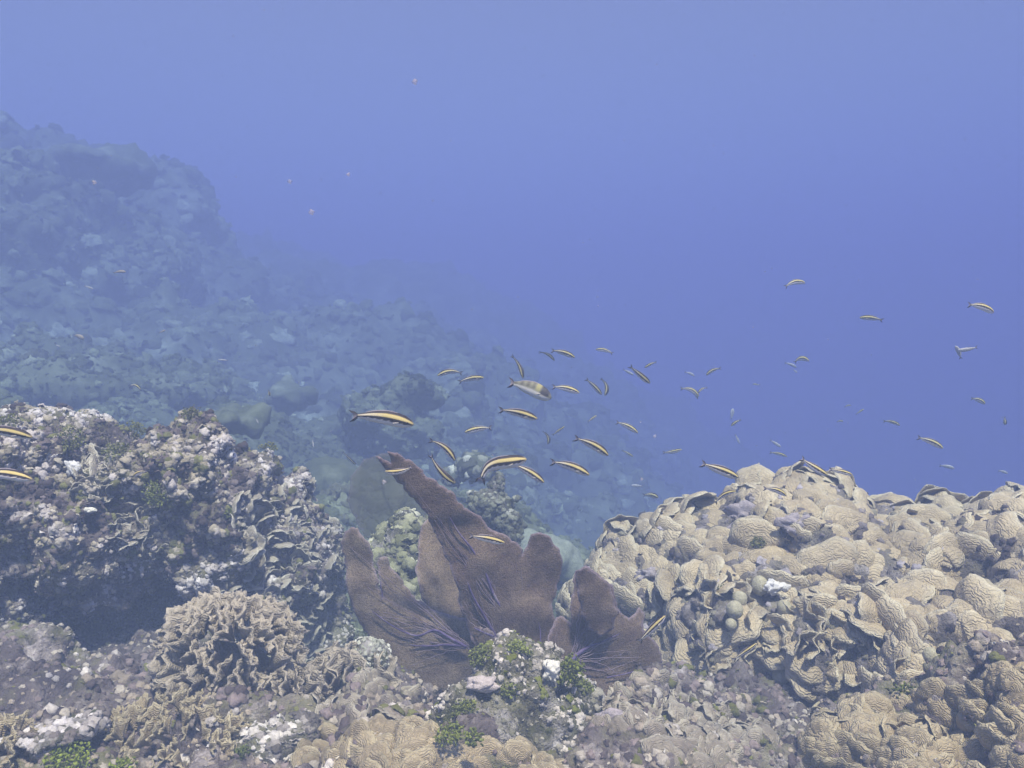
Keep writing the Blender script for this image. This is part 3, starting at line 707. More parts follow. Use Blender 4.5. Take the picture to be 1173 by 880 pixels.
# ------------------------------------------------------------------ small growths on the rocks
def disc_t():
    n = 7; a = np.linspace(0, 2 * math.pi, n, endpoint=False)
    V = np.concatenate([np.stack([np.cos(a) * .5 + .5, np.sin(a) * .55, 0 * a + .05], 1), np.stack([np.cos(a) * .5 + .5, np.sin(a) * .55, 0 * a - .05], 1), [[.5, 0, .1], [.5, 0, -.1]]])
    F = [[i, (i + 1) % n, n * 2, n * 2] for i in range(n)]
    q = [[i, i + n, (i + 1) % n + n, (i + 1) % n] for i in range(n)]
    tri1 = [[i, (i + 1) % n, 2 * n] for i in range(n)]; tri2 = [[(i + 1) % n + n, i + n, 2 * n + 1] for i in range(n)]
    return V, q, tri1 + tri2
def algae(px, py, V, N, wpx, label, n=110, size=.007, col=(.13, .19, .05), rng=np.random.default_rng(3), near=0):
    p, nn = surf(V, N, px, py, 8); k = (p @ np.array(F_)) / FPX; r = wpx * k / 2; p = p * (1 - near)
    n = int(n * 1.7); size = size * .68; tv, q, t = disc_t(); q = np.array(q); t = np.array(t)
    D = rng.normal(0, 1, (n, 3)); D /= np.linalg.norm(D, axis=1, keepdims=True); D = np.where((D @ nn)[:, None] < -.1, -D, D)
    pos = D * r * rng.uniform(.35, 1, (n, 1)) * np.array([1, .8, .75])
    R = frames(D + rng.normal(0, .6, (n, 3)), rng.normal(0, 1, (n, 3))); s = size * rng.uniform(.6, 1.35, n)
    W = np.einsum('nij,nkj->nki', R, tv[None] * s[:, None, None]) + pos[:, None, :]
    o_ = (np.arange(n) * len(tv))[:, None, None]
    c = np.array(col) * rng.uniform(.55, 1.5, (n, 1)) * np.array([1, 1, 1]) + rng.uniform(0, .03, (n, 1))
    o = link('algae_tuft', mk('algae_tuft', W.reshape(-1, 3), [(q[None] + o_).reshape(-1, 4), (t[None] + o_).reshape(-1, 3)], M_ALGA, tint=np.repeat(c, len(tv), 0), smooth=False))
    o.location = Vector(p); tag(o, label, 'algae', 'green algae tufts on the reef')
OL = (.15, .17, .06)
algae(183, 572, LV, LN, 42, 'bright green fuzzy algae clump in the middle of the left rock', 170, .006)
algae(160, 488, LV, LN, 30, 'olive algae tuft in the dip between the two peaks of the left rock', 110, .006, OL)
algae(85, 500, LV, LN, 40, 'olive algae patch below the left peak of the left rock', 130, .006, OL)
algae(12, 480, LV, LN, 34, 'green algae patch at the left edge above the upper edge fish', 110, .006, OL)
algae(130, 515, LV, LN, 36, 'olive algae spread between the two edge fish and the rock dip', 120, .006, OL)
algae(215, 470, LV, LN, 26, 'thin green algae film on top of the right peak of the left rock', 80, .005, OL)
algae(268, 590, LV, LN, 16, 'tiny green tuft under the right peak near pink crust', 60, .005)
algae(300, 495, LV, LN, 22, 'green algae edging the skyline where the left rock drops right', 70, .005, OL)
algae(148, 640, LV, LN, 16, 'small green tuft hanging over the dark hollow', 50, .005)
algae(78, 868, FV, FN, 62, 'large bright green algae mat in the bottom left corner', 230, .006, (.14, .24, .03))
algae(145, 878, FV, FN, 34, 'green algae tuft at the bottom edge below the tan lettuce coral', 110, .006, (.14, .24, .03))
algae(275, 860, FV, FN, 26, 'dark green tuft between the tan lettuce coral and white-flecked rubble', 80, .006, (.09, .15, .04))
algae(548, 748, CV, CN, 34, 'yellow-green leafy algae on the upper left of the cone rock', 150, .0055)
algae(598, 742, CV, CN, 34, 'green leafy algae at the tip of the cone rock', 140, .005, (.17, .24, .07))
algae(527, 812, CV, CN, 34, 'olive leafy algae on the left flank of the cone rock', 140, .0055, (.14, .19, .05))
algae(512, 838, CV, CN, 34, 'leafy algae at the lower left foot of the cone rock', 130, .006, (.13, .19, .04), near=.06)
algae(550, 842, CV, CN, 22, 'small bright leaf algae at the bottom middle of the cone rock', 70, .006, near=.07)
algae(655, 765, CV, CN, 46, 'dark leafy green algae bush on the right shoulder of the cone rock', 200, .007, (.11, .17, .035))
algae(672, 785, CV, CN, 26, 'small dark green tuft hanging right of the cone rock', 80, .007, (.11, .16, .035))
algae(582, 790, CV, CN, 24, 'sparse green leaves in the middle of the cone rock', 50, .005)
algae(862, 618, RV, RN, 18, 'little green tuft among plates below the purple crust patch', 60, .006, OL)
algae(820, 670, RV, RN, 16, 'green fuzz above the hanging coral fins', 60, .005, OL)
algae(1035, 795, RV, RN, 34, 'dark green leafy tuft in the shaded notch above the tan scalloped coral', 120, .007, (.10, .16, .03), near=.05)

# balls, white crust, lilac crust
def lump(name, px, py, V, N, rpx, label, cat, col, squash=(1, 1, 1), rough=.1, group=None, out=.6):
    p, nn = surf(V, N, px, py, 7); k = (p @ np.array(F_)) / FPX; r = rpx * k
    import bmesh
    bm = bmesh.new(); bmesh.ops.create_icosphere(bm, subdivisions=4, radius=1)
    A = np.array([v.co[:] for v in bm.verts]); Fc = np.array([[v.index for v in f.verts] for f in bm.faces]); bm.free()
    A = A * (1 + rough * fbm(A + px, .55, 3, int(px)))[:, None] * np.array(squash) * r
    o = link(name, mk(name, A, Fc, M_GROW, tint=np.tile(col, (len(A), 1)))); o.location = Vector(p + nn * r * out * .6 + np.array([0, -r * out, 0])); tag(o, label, cat, group)
for (px, py, r, lab) in [(861, 667, 10, 'largest pale round knob, topmost of the ball chain on the right rock'), (846, 682, 8.5, 'pale round knob second from the top of the ball chain'),
                        (842, 697, 9.5, 'pale knob third in the ball chain beside the hanging fins'), (836, 710, 6.5, 'smallest lowest pale knob in the ball chain'),
                        (889, 768, 9, 'round beige knob below the ruffled drooping cluster'), (1062, 745, 9, 'upper tan knob standing in the shaded notch on the right'), (1068, 758, 9.5, 'lower tan knob touching the one above in the shaded notch'), (896, 690, 8, 'beige knob at the top of the drooping coral cluster')]:
    lump('ball_sponge', px, py, RV, RN, r, lab, 'sponge', (.55, .47, .36), (1, 1, 1.1), .04, 'round knobs on the right rock', 1.2)
lump('white_sponge', 888, 668, RV, RN, 12, 'bright white crusty sponge in the centre of the right rock', 'sponge', (.85, .85, .88), (1, .7, .8), .5, None, 1.0)
lump('white_sponge', 88, 532, LV, LN, 8, 'small glaring white spot on the left rock between the edge fish', 'sponge', (.85, .85, .9), (.8, .6, 1.1), .5)
lump('white_sponge', 110, 586, LV, LN, 7, 'white oval growth over the dark hollow of the left rock', 'sponge', (.80, .80, .76), (1, .6, .5), .3)
lump('white_sponge', 628, 762, CV, CN, 11, 'white knobbly growth at the upper right of the cone rock', 'sponge', (.85, .82, .80), (.8, .6, 1), .6)
lump('pink_crust', 552, 778, CV, CN, 14, 'smooth pale pink strip across the cone rock', 'crust', (.66, .52, .54), (1.2, .5, .6), .3)
lump('purple_crust', 745, 655, RV, RN, 11, 'lilac crust beside the large scalloped plate on the left shoulder', 'crust', (.48, .38, .43), (1.4, .5, .8), .8, None, -.25)
lump('purple_crust', 850, 590, RV, RN, 15, 'purple-pink crust patch just under the crest of the right rock', 'crust', (.48, .38, .43), (1.4, .5, .8), .8, None, -.25)
lump('purple_crust', 912, 602, RV, RN, 11, 'lavender crust knob between plates right of the pink patch', 'crust', (.48, .38, .43), (1.4, .5, .8), .8, None, -.25)
lump('purple_crust', 700, 815, FV, FN, 11, 'pale lilac crust on the foreground between cone rock and brown shingle coral', 'crust', (.48, .38, .43), (1.4, .5, .8), .5)

# ------------------------------------------------------------------ sea fans
def fan_mat(name, dark, pale, alpha=1.0):
    m, nt, b = new_mat(name, .9, .1)
    net = noise(nt, 420, 2, .6); mid = noise(nt, 26, 5, .65, .5); big = noise(nt, 7, 3, .5)
    c = ramp(nt, [(.38, dark), (.62, pale)], mid)
    c = mixc(nt, 1.0, c, ramp(nt, [(.35, (.62, .62, .62)), (.62, (1.15, 1.13, 1.15))], net), 'MULTIPLY')
    c = mixc(nt, .5, c, ramp(nt, [(.35, (.7, .65, .7)), (.65, (1.2, 1.2, 1.1))], big), 'MULTIPLY')
    c = mixc(nt, ramp(nt, [(.66, (0, 0, 0)), (.76, (.6, .6, .6))], noise(nt, 16, 6, .7, .8)), c, (.36, .30, .38))
    c = mixc(nt, math_(nt, 'MULTIPLY', attr(nt, 'rim', 'Fac'), .5), c, (.36, .26, .36))
    nt.links.new(c, b.inputs['Base Color']); b.inputs['Alpha'].default_value = alpha
    bump(nt, b, math_(nt, 'ADD', net, mid), .8, .0025)
    return m
M_FAN = fan_mat('sea_fan', (.175, .09, .08), (.27, .155, .125)); M_FAN2 = fan_mat('sea_fan_light', (.225, .13, .105), (.34, .22, .17))
M_FANB = fan_mat('far_sea_fan', (.12, .12, .08), (.17, .16, .11), .5)
def C3(pts): return [(350 + .375 * u, 480 + .375 * v) for u, v in pts]
def fan_sheet(name, outline, Yf, mat, parent, th=.003, step=3.2, seed=0, rough=1.3, ridge=.014):
    O = []
    n = len(outline)
    for i in range(n):
        a, b = np.array(outline[i]), np.array(outline[(i + 1) % n]); k = max(1, int(np.linalg.norm(b - a) / 2.2))
        for j in range(k): O.append(a + (b - a) * j / k)
    O = np.array(O); O3 = np.c_[O, np.zeros(len(O))]
    O = O + rough * np.stack([fbm(O3, 7, 3, seed), fbm(O3, 7, 3, seed + 9)], 1) * 1.6
    lo, hi = O.min(0), O.max(0)
    gx, gy = np.meshgrid(np.arange(lo[0], hi[0], step), np.arange(lo[1], hi[1], step)); G = np.c_[gx.ravel(), gy.ravel()] + np.random.default_rng(seed).uniform(-.6, .6, (gx.size, 2))
    ins = np.zeros(len(G), bool); j = len(O) - 1
    for i in range(len(O)):
        c = ((O[i, 1] > G[:, 1]) != (O[j, 1] > G[:, 1])); xx = (O[j, 0] - O[i, 0]) * (G[:, 1] - O[i, 1]) / (O[j, 1] - O[i, 1] + 1e-12) + O[i, 0]
        ins ^= c & (G[:, 0] < xx); j = i
    G = G[ins]; dmin = np.sqrt(((G[:, None] - O[None]) ** 2).sum(-1)).min(1); G = G[dmin > 1.6]; 
    r = geometry.delaunay_2d_cdt([Vector(p) for p in np.r_[O, G]], [], [list(range(len(O)))], 1, 1e-4)
    V2 = np.array([v[:] for v in r[0]]); T = np.array([f for f in r[2] if len(f) == 3])
    d = np.concatenate([np.sqrt(((V2[k:k + 500, None] - O[None]) ** 2).sum(-1)).min(1) for k in range(0, len(V2), 500)])
    V3 = np.c_[V2, np.zeros(len(V2))]
    Yv = Yf(V2[:, 0], V2[:, 1]) + ridge * fbm(V3, 60, 2, seed + 3) + .005 * np.exp(-d / 9) * fbm(V3, 18, 2, seed + 5)
    W = np.array([P(a, b, y)[:] for (a, b), y in zip(V2, Yv)])
    Nn = normals(W, T); hth = th * .5 * np.minimum(1, .3 + d / 6)
    n0 = len(W); A = W + Nn * hth[:, None]; B = W - Nn * hth[:, None]
    e = {}
    for t in T:
        for a, b in ((t[0], t[1]), (t[1], t[2]), (t[2], t[0])): e[(a, b)] = 1
    Q = [[b, a, a + n0, b + n0] for (a, b) in e if (b, a) not in e]
    off = np.array(parent.location)
    return link(name, mk(name, np.r_[A, B] - off, [np.r_[T, T[:, ::-1] + n0], np.array(Q)], mat, rim=np.tile(np.exp(-(d / 1.6) ** 2), 2)), parent)
def tube(name, pts, rad, mat, parent, sides=8, tint=None):
    P_ = np.array(pts, float)
    # smooth the path
    t = np.linspace(0, len(P_) - 1, (len(P_) - 1) * 5 + 1); i = np.clip(t.astype(int), 0, len(P_) - 2); f = (t - i)[:, None]
    g = lambda k: P_[np.clip(k, 0, len(P_) - 1)]
    p0, p1, p2, p3 = g(i - 1), g(i), g(i + 1), g(i + 2)
    Q = .5 * (2 * p1 + (p2 - p0) * f + (2 * p0 - 5 * p1 + 4 * p2 - p3) * f ** 2 + (3 * p1 - p0 - 3 * p2 + p3) * f ** 3)
    T = np.gradient(Q, axis=0); R = frames(T, np.tile([0, -1., .01], (len(Q), 1))); r = np.interp(np.linspace(0, 1, len(Q)), np.linspace(0, 1, len(rad)), rad)
    a = np.linspace(0, 2 * math.pi, sides, endpoint=False)
    V = Q[:, None] + (R[:, None, :, 1] * np.cos(a)[None, :, None] + R[:, None, :, 2] * np.sin(a)[None, :, None]) * r[:, None, None]
    m = len(Q); i, j = np.meshgrid(np.arange(m - 1), np.arange(sides), indexing='ij'); i = i.ravel(); j = j.ravel(); k = (j + 1) % sides
    F = np.stack([i * sides + j, i * sides + k, (i + 1) * sides + k, (i + 1) * sides + j], 1)
    return link(name, mk(name, V.reshape(-1, 3) - np.array(parent.location), F, mat), parent)
M_VEIN, _nt, _b = new_mat('purple_vein', .7, .2)
_nt.links.new(ramp(_nt, [(.4, (.09, .05, .13)), (.55, (.14, .085, .20)), (.7, (.30, .22, .28))], noise(_nt, 60, 4)), _b.inputs['Base Color'])

FAN = empty('sea_fan', P(595, 775, 1.46), 'large purple-brown sea fan of torn upright lobes spreading behind the cone rock', 'sea fan')
yA = lambda x, y: 1.455 - .00025 * np.clip(700 - y, -80, 100) - .0007 * np.clip(600 - y, 0, 100) + .00030 * (x - 560)
yB = lambda x, y: 1.52 + .03 * np.sin((x - 500) / 60) + .0002 * (700 - y)
yC = lambda x, y: 1.45 + .00045 * np.clip(560 - x, -60, 200) - .02 * np.cos((x - 400) / 30)
yD = lambda x, y: 1.43 + .0006 * (x - 650) - .02 * np.sin((x - 650) / 22) * np.clip((760 - y) / 80, 0, 1)
fan_sheet('upright_lobe', C3([(213, 118), (236, 122), (262, 138), (252, 102), (290, 112), (330, 138), (360, 165), (395, 185), (425, 208), (445, 222), (470, 252), (500, 278), (535, 300), (560, 332), (600, 352), (640, 375), (664, 398), (660, 416),
    (668, 396), (678, 372), (695, 354), (720, 348), (745, 360), (768, 385), (780, 420), (781, 465), (768, 520), (752, 570), (772, 620), (740, 720), (660, 800), (560, 780), (520, 700), (480, 600), (455, 500), (430, 420), (400, 350), (375, 298), (345, 262), (318, 230), (290, 196), (262, 172), (240, 150)]), yA, M_FAN, FAN, seed=1)
fan_sheet('rounded_lobe', C3([(378, 300), (360, 318), (347, 350), (344, 400), (337, 450), (342, 500), (355, 545), (380, 590), (420, 660), (500, 740), (600, 790), (720, 780), (790, 700), (765, 620), (740, 560), (700, 480),
    (640, 430), (560, 400), (470, 340), (420, 305)]), yB, M_FAN2, FAN, seed=2)
fan_sheet('left_lobe', C3([(112, 372), (120, 345), (140, 328), (165, 338), (180, 362), (198, 400), (210, 440), (222, 500), (236, 545), (228, 490), (218, 440), (226, 420), (250, 424), (262, 450), (280, 478), (298, 500), (322, 530), (348, 556), (372, 572), (420, 590), (480, 610), (560, 640), (620, 700), (640, 800), (560, 860), (440, 850), (350, 810),
    (290, 775), (240, 725), (195, 670), (158, 615), (138, 560), (124, 490), (118, 430)]), yC, M_FAN2, FAN, seed=3)
fan_sheet('right_lobe', C3([(715, 760), (735, 690), (750, 640), (772, 606), (790, 604), (812, 626), (806, 570), (815, 520), (822, 465), (850, 450), (880, 462), (905, 482), (935, 508), (945, 545), (955, 580), (985, 604), (1006, 600), (1022, 578), (1036, 600), (1030, 640), (1050, 665), (1082, 690),
    (1090, 740), (1070, 790), (1030, 830), (960, 860), (880, 860), (800, 850), (700, 820)]), yD, M_FAN, FAN, seed=4)
fan_sheet('folded_lobe', C3([(822, 465), (850, 450), (880, 462), (925, 500), (945, 560), (955, 590), (940, 640), (900, 665), (860, 640), (835, 560)]), lambda x, y: yD(x, y) - .035, M_FAN, FAN, seed=5)
VE = [(yA, [(655, 662), (610, 595), (572, 530), (550, 470), (510, 400), (470, 350), (440, 300)], [.0042, .003, .0022, .001]),
      (yA, [(580, 662), (548, 605), (515, 548), (495, 500), (480, 470)], [.0030, .0022, .001]), (yA, [(650, 645), (630, 590), (610, 540), (590, 470)], [.0028, .002, .0008]),
      (yA, [(600, 585), (640, 620), (660, 655)], [.0012, .0026]), (yC, [(492, 696), (440, 668), (395, 645), (345, 662), (300, 650), (250, 622), (205, 588)], [.0035, .0026, .0018, .0008]),
      (yC, [(492, 694), (430, 690), (370, 694), (318, 690)], [.003, .0018, .0007]), (yC, [(575, 665), (540, 650), (515, 638)], [.003, .0012]), (yC, [(236, 545), (232, 520), (228, 495)], [.0012, .0007]),
      (yD, [(815, 735), (845, 708), (875, 692), (900, 684)], [.0045, .0035, .001]), (yD, [(900, 684), (950, 660), (990, 640)], [.0012, .0006]), (yD, [(920, 790), (980, 778), (1040, 762), (1080, 768)], [.0012, .0014, .0006]),
      (yD, [(715, 720), (718, 660), (712, 620)], [.0014, .0006])]
def fine_veins(yf, fans, seed):
    rng = np.random.default_rng(seed); Vs, Fs, off = [], [], 0
    for (bu, bv), ends in fans:
        for (eu, ev) in ends:
            for rep_ in range(2):
                t = np.linspace(0, 1, 16)[:, None]; e = np.array([eu, ev]) + rng.normal(0, 14, 2); b = np.array([bu, bv]) + rng.normal(0, 6, 2)
                p = b + (e - b) * t * rng.uniform(.75, 1); p += (np.sin(t * math.pi) * rng.normal(0, 12) + rng.normal(0, 1.5, (16, 1))) * np.array([[-(e - b)[1], (e - b)[0]]]) / np.linalg.norm(e - b)
                q = np.array(C3(p)); Q = np.array([P(x, y, float(yf(np.array(x), np.array(y))) - .0072)[:] for x, y in q])
                R = frames(np.gradient(Q, axis=0), np.tile([0, -1., .01], (16, 1))); r = np.linspace(.0008, .00035, 16); a = np.linspace(0, 2 * math.pi, 5, endpoint=False)
                V = Q[:, None] + (R[:, None, :, 1] * np.cos(a)[None, :, None] + R[:, None, :, 2] * np.sin(a)[None, :, None]) * r[:, None, None]
                i, j = np.meshgrid(np.arange(15), np.arange(5), indexing='ij'); i = i.ravel(); j = j.ravel(); k = (j + 1) % 5
                Fs.append(np.stack([i * 5 + j, i * 5 + k, (i + 1) * 5 + k, (i + 1) * 5 + j], 1) + off); Vs.append(V.reshape(-1, 3)); off += 80
    link('fine_veins', mk('fine_veins', np.concatenate(Vs) - np.array(FAN.location), np.concatenate(Fs), M_FINE), FAN, kind='stuff')
M_FINE, _nt, _b = new_mat('fine_vein', .85, .1)
_nt.links.new(ramp(_nt, [(.4, (.20, .12, .15)), (.65, (.32, .21, .27))], noise(_nt, 50, 4)), _b.inputs['Base Color'])
fine_veins(yA, [((655, 662), [(440, 300), (300, 170), (520, 320), (600, 390), (650, 450), (480, 400), (560, 360), (720, 520), (380, 270), (560, 560), (700, 600)]), ((580, 662), [(480, 470), (520, 560), (470, 540)])], 1)
fine_veins(yC, [((492, 696), [(205, 588), (150, 420), (160, 520), (250, 480), (300, 560), (350, 610), (230, 660), (320, 740), (400, 640), (180, 600), (270, 620)])], 2)
fine_veins(yD, [((815, 735), [(850, 500), (900, 560), (940, 620), (1020, 640), (1040, 720), (790, 640), (980, 700), (1000, 790), (860, 600)])], 3)
for yf, pts, rad in VE:
    rad = [x * .8 for x in rad]
    tube('vein', [P(a, b, float(yf(np.array(a), np.array(b))) - .0075)[:] for a, b in C3(pts)], rad, M_VEIN, FAN)
FANB = empty('sea_fan', P(445, 640, 2.3), 'faded see-through olive sea fan in the haze behind the torn tip of the purple one', 'sea fan')
fan_sheet('blade', [(432, 628), (410, 605), (399, 575), (402, 548), (415, 528), (436, 518), (460, 520), (476, 535), (488, 560), (490, 590), (480, 618), (460, 632), (445, 640)], lambda x, y: 2.3 + .0006 * (x - 440), M_FANB, FANB, seed=6, step=4)
for pts in ([(446, 640), (444, 615), (450, 590), (440, 565), (436, 540)], [(450, 592), (462, 572), (468, 555)], [(444, 612), (430, 595), (420, 580)]):
    tube('vein', [P(a, b, 2.29)[:] for a, b in pts], [.003, .002, .001], M_FANB, FANB)

# ------------------------------------------------------------------ fish
M_FISH, nt_, b_ = new_mat('fish_skin', .6, .2)
nt_.links.new(attr(nt_, 'tint'), b_.inputs['Base Color'])
M_EYE, nt_, b_ = new_mat('fish_eye', .2, .5); b_.inputs['Base Color'].default_value = (.01, .01, .015, 1)
def ssm(a, b, x): t = np.clip((x - a) / (b - a), 0, 1); return t * t * (3 - 2 * t)
def fish(tail, head, Y, label, bend=0., fat=1.0, roll=.25, yaw=0., kind='stripe', group='striped fish shoaling over the reef', cat='fish', fork=1.0, skew=0.):
    T, Hh = np.array(tail, float), np.array(head, float); k = Y / FPX
    d2 = Hh - T; Lp = np.linalg.norm(d2); L = Lp * k
    ux = np.array([d2[0], -d2[1]]) / Lp; up2 = np.array([-ux[1], ux[0]]);
    if up2[1] < 0: up2 = -up2
    big = Lp > 26; nr, ns = (34, 44) if big else (20, 32)
    fw = np.array(F_); rt = np.array([1., 0, 0]); uu = np.array(U_)
    e1 = rt * ux[0] + uu * ux[1] + fw * math.tan(yaw); e2 = rt * up2[0] + uu * up2[1]
    mid = np.array(P(*((T + Hh) / 2), Y))
    s = np.linspace(.13, 1, nr)
    def spine(s): 
        return (s - .5)[:, None] * L * e1 + (bend * k * (4 * s * (1 - s) - .5 + skew * np.sin(2 * math.pi * s)))[:, None] * e2
    C = spine(s); Tn = np.gradient(C, axis=0); Tn /= np.linalg.norm(Tn, axis=1, keepdims=True)
    dors = math.cos(roll) * e2 - math.sin(roll) * fw
    D = dors[None] - (Tn @ dors)[:, None] * Tn; D /= np.linalg.norm(D, axis=1, keepdims=True); B = np.cross(Tn, D)
    h = np.interp(s, [.13, .2, .35, .55, .72, .84, .93, .98, 1.0], [.026, .034, .060, .083, .086, .074, .050, .026, .006]) * L * fat * 1.28
    wd = h * np.interp(s, [.13, .3, .7, 1], [.45, .55, .72, .8]); cen = np.interp(s, [.13, .6, 1], [0, -.004, -.012]) * L
    a = np.linspace(0, 2 * math.pi, ns, endpoint=False)
    V = C[:, None] + D[:, None] * (np.sin(a)[None, :, None] * h[:, None, None] + cen[:, None, None]) + B[:, None] * (np.cos(a)[None, :, None] * wd[:, None, None])
    el = np.tile(np.sin(a), (nr, 1)); S = np.tile(s[:, None], (1, ns))
    dark = np.array([.035, .020, .026]); yel = np.array([.76, .52, .24]); crm = np.array([.78, .64, .52]); wht = np.array([.74, .66, .72])
    n_ = .05 * np.sin(S * 60)
    if kind == 'stripe':
        c = np.ones((nr, ns, 3)) * wht
        w1 = ssm(-.22, -.12, el + n_); c = c * (1 - w1[..., None]) + dark * w1[..., None]
        y_ = yel * ssm(.25, .6, S)[..., None] + crm * (1 - ssm(.25, .6, S))[..., None]
        w2 = ssm(.36, .42, el); c = c * (1 - w2[..., None]) + y_ * w2[..., None]
        w3 = ssm(.74, .80, el); c = c * (1 - w3[..., None]) + dark * w3[..., None]
        w4 = ssm(.93, .99, S); c = c * (1 - w4[..., None] * .6) + np.array([.6, .42, .25]) * w4[..., None] * .6
    elif kind == 'pale':
        c = np.ones((nr, ns, 3)) * np.array([.46, .43, .46]); w1 = ssm(.1, .3, el) * (1 - ssm(.4, .5, el)); c = c * (1 - .6 * w1[..., None]) + dark * .6 * w1[..., None]
    elif kind == 'terminal':
        c = np.ones((nr, ns, 3)) * np.array([.62, .63, .64]); w1 = ssm(-.25, .15, el); up = np.array([.20, .21, .17])
        c = c * (1 - w1[..., None]) + up * w1[..., None]
        bars = (np.sin(S * 46) * .5 + .5) * ssm(.1, .3, el) * (1 - ssm(.55, .65, S)); c = c * (1 - .6 * bars[..., None]) + dark * .6 * bars[..., None]
        w2 = ssm(.60, .64, S) * (1 - ssm(.70, .74, S)) * ssm(-.1, .2, el); c = c * (1 - w2[..., None]) + np.array([.32, .29, .15]) * w2[..., None]
        w3 = ssm(.72, .75, S) * (1 - ssm(.90, .97, S)) * ssm(-.3, 0, el); c = c * (1 - w3[..., None]) + np.array([.06, .06, .07]) * w3[..., None]
    elif kind == 'damsel':
        c = np.ones((nr, ns, 3)) * np.array([.05, .045, .06]); w1 = ssm(.75, .9, S) * (1 - ssm(-.2, .3, el)); c = c * (1 - w1[..., None]) + np.array([.5, .5, .55]) * w1[..., None]
    else:
        c = np.ones((nr, ns, 3)) * np.array([.60, .30, .22])
    VV = [V.reshape(-1, 3)]; CC = [c.reshape(-1, 3)]
    i, j = np.meshgrid(np.arange(nr - 1), np.arange(ns), indexing='ij'); i = i.ravel(); j = j.ravel(); kk = (j + 1) % ns
    Q = [np.stack([i * ns + j, i * ns + kk, (i + 1) * ns + kk, (i + 1) * ns + j], 1)]
    n0 = nr * ns; VV.append(C[[0, -1]] + D[[0, -1]] * cen[[0, -1], None]); CC.append(c[[0, -1], 0]); jj = np.arange(ns)
    tri = [np.stack([(jj + 1) % ns, jj, np.full(ns, n0)], 1), np.stack([(nr - 1) * ns + jj, (nr - 1) * ns + (jj + 1) % ns, np.full(ns, n0 + 1)], 1)]; n0 += 2
    def fin(pts, cols, th=.004):
        nonlocal n0
        pts = np.array(pts); m = len(pts); off = B[nr // 2] * th * L * .5
        VV.append(pts + off); VV.append(pts - off); CC.append(np.array(cols)); CC.append(np.array(cols))
        tt = np.array([[0, q, q + 1] for q in range(1, m - 1)]); tri.append(tt + n0); tri.append(tt[:, ::-1] + n0 + m)
        q = np.arange(m); Q.append(np.stack([q, q + m, (q + 1) % m + m, (q + 1) % m], 1) + n0); n0 += 2 * m
    c0 = spine(np.array([.15]))[0]; t0 = -Tn[0]; d0 = D[0]
    web = np.array([.34, .30, .38])
    sp = .10 * fork * fat ** .5
    fin([c0 + d0 * .02 * L, c0 + t0 * .07 * L + d0 * sp * .8 * L, c0 + t0 * .155 * L + d0 * sp * L, c0 + t0 * .10 * L + d0 * sp * .45 * L, c0 + t0 * .085 * L, c0 + t0 * .10 * L - d0 * sp * .45 * L, c0 + t0 * .155 * L - d0 * sp * L, c0 + t0 * .07 * L - d0 * sp * .8 * L, c0 - d0 * .02 * L],
        [dark, dark, dark, web, web, web, dark, dark, dark])
    # dorsal and anal fins as strips along the body
    def strip(s0, s1, side, hh, col, ecol):
        nonlocal n0
        q = [x for x in range(nr) if s0 <= s[x] <= s1]
        if len(q) < 3: return
        m = len(q); f = np.sin(np.linspace(.12, math.pi - .12, m)) ** .5
        base = np.array([C[x] + D[x] * (side * h[x] * .93 + cen[x]) for x in q]); tip = np.array([C[x] + D[x] * (side * (h[x] * .93 + hh * L * f[z]) + cen[x]) for z, x in enumerate(q)]) - np.array([Tn[x] for x in q]) * .012 * L
        off = B[q] * .003 * L
        VV.append(np.concatenate([base + off, tip + off * .4, base - off, tip - off * .4])); CC.append(np.concatenate([np.tile(col, (m, 1)), np.tile(ecol, (m, 1))] * 2))
        x = np.arange(m - 1)
        for A, Bq in ((0, m), (3 * m, 2 * m), (m, 3 * m)): Q.append(np.stack([x + A, x + A + 1, x + Bq + 1, x + Bq], 1) + n0)
        n0 += 4 * m
    strip(.26, .76, 1, .024, dark, web); strip(.26, .55, -1, .018, wht * .8, wht)
    allV = np.concatenate(VV)
    me = mk('fish', allV, [np.concatenate(Q), np.concatenate(tri)], M_FISH, tint=np.concatenate(CC))
    o = link('fish', me); o.location = Vector(mid); tag(o, label, cat, group)
    if Lp > 22:
        import bmesh
        bm = bmesh.new(); bmesh.ops.create_icosphere(bm, subdivisions=2, radius=.011 * L * (fat ** .5))
        em = bpy.data.meshes.new('eye'); bm.to_mesh(em); bm.free(); em.materials.append(M_EYE)
        q = int(np.argmin(abs(s - .90)))
        for sg in (-1, 1):
            e = bpy.data.objects.new('eye', em); COL.objects.link(e); e.parent = o
            e.location = Vector(C[q] + D[q] * (h[q] * .30 + cen[q]) + sg * B[q] * wd[q] * .93)
        pf = int(np.argmin(abs(s - .76)))
        for sg in (-1, 1):
            base = C[pf] + D[pf] * (-h[pf] * .15) + sg * B[pf] * wd[pf] * .97
            tip = base - Tn[pf] * .085 * L + sg * B[pf] * .022 * L - D[pf] * .03 * L
            pv = np.array([base + D[pf] * .012 * L, base - D[pf] * .012 * L, tip - D[pf] * .015 * L, tip + D[pf] * .018 * L]); o2 = sg * B[pf] * .0015 * L
            link('pectoral_fin', mk('pectoral_fin', np.r_[pv, pv + o2], np.array([[0, 1, 2, 3], [7, 6, 5, 4], [0, 4, 5, 1], [1, 5, 6, 2], [2, 6, 7, 3], [3, 7, 4, 0]]), M_FISH, tint=np.tile((.55, .5, .5), (8, 1)), smooth=False), o)
    return o

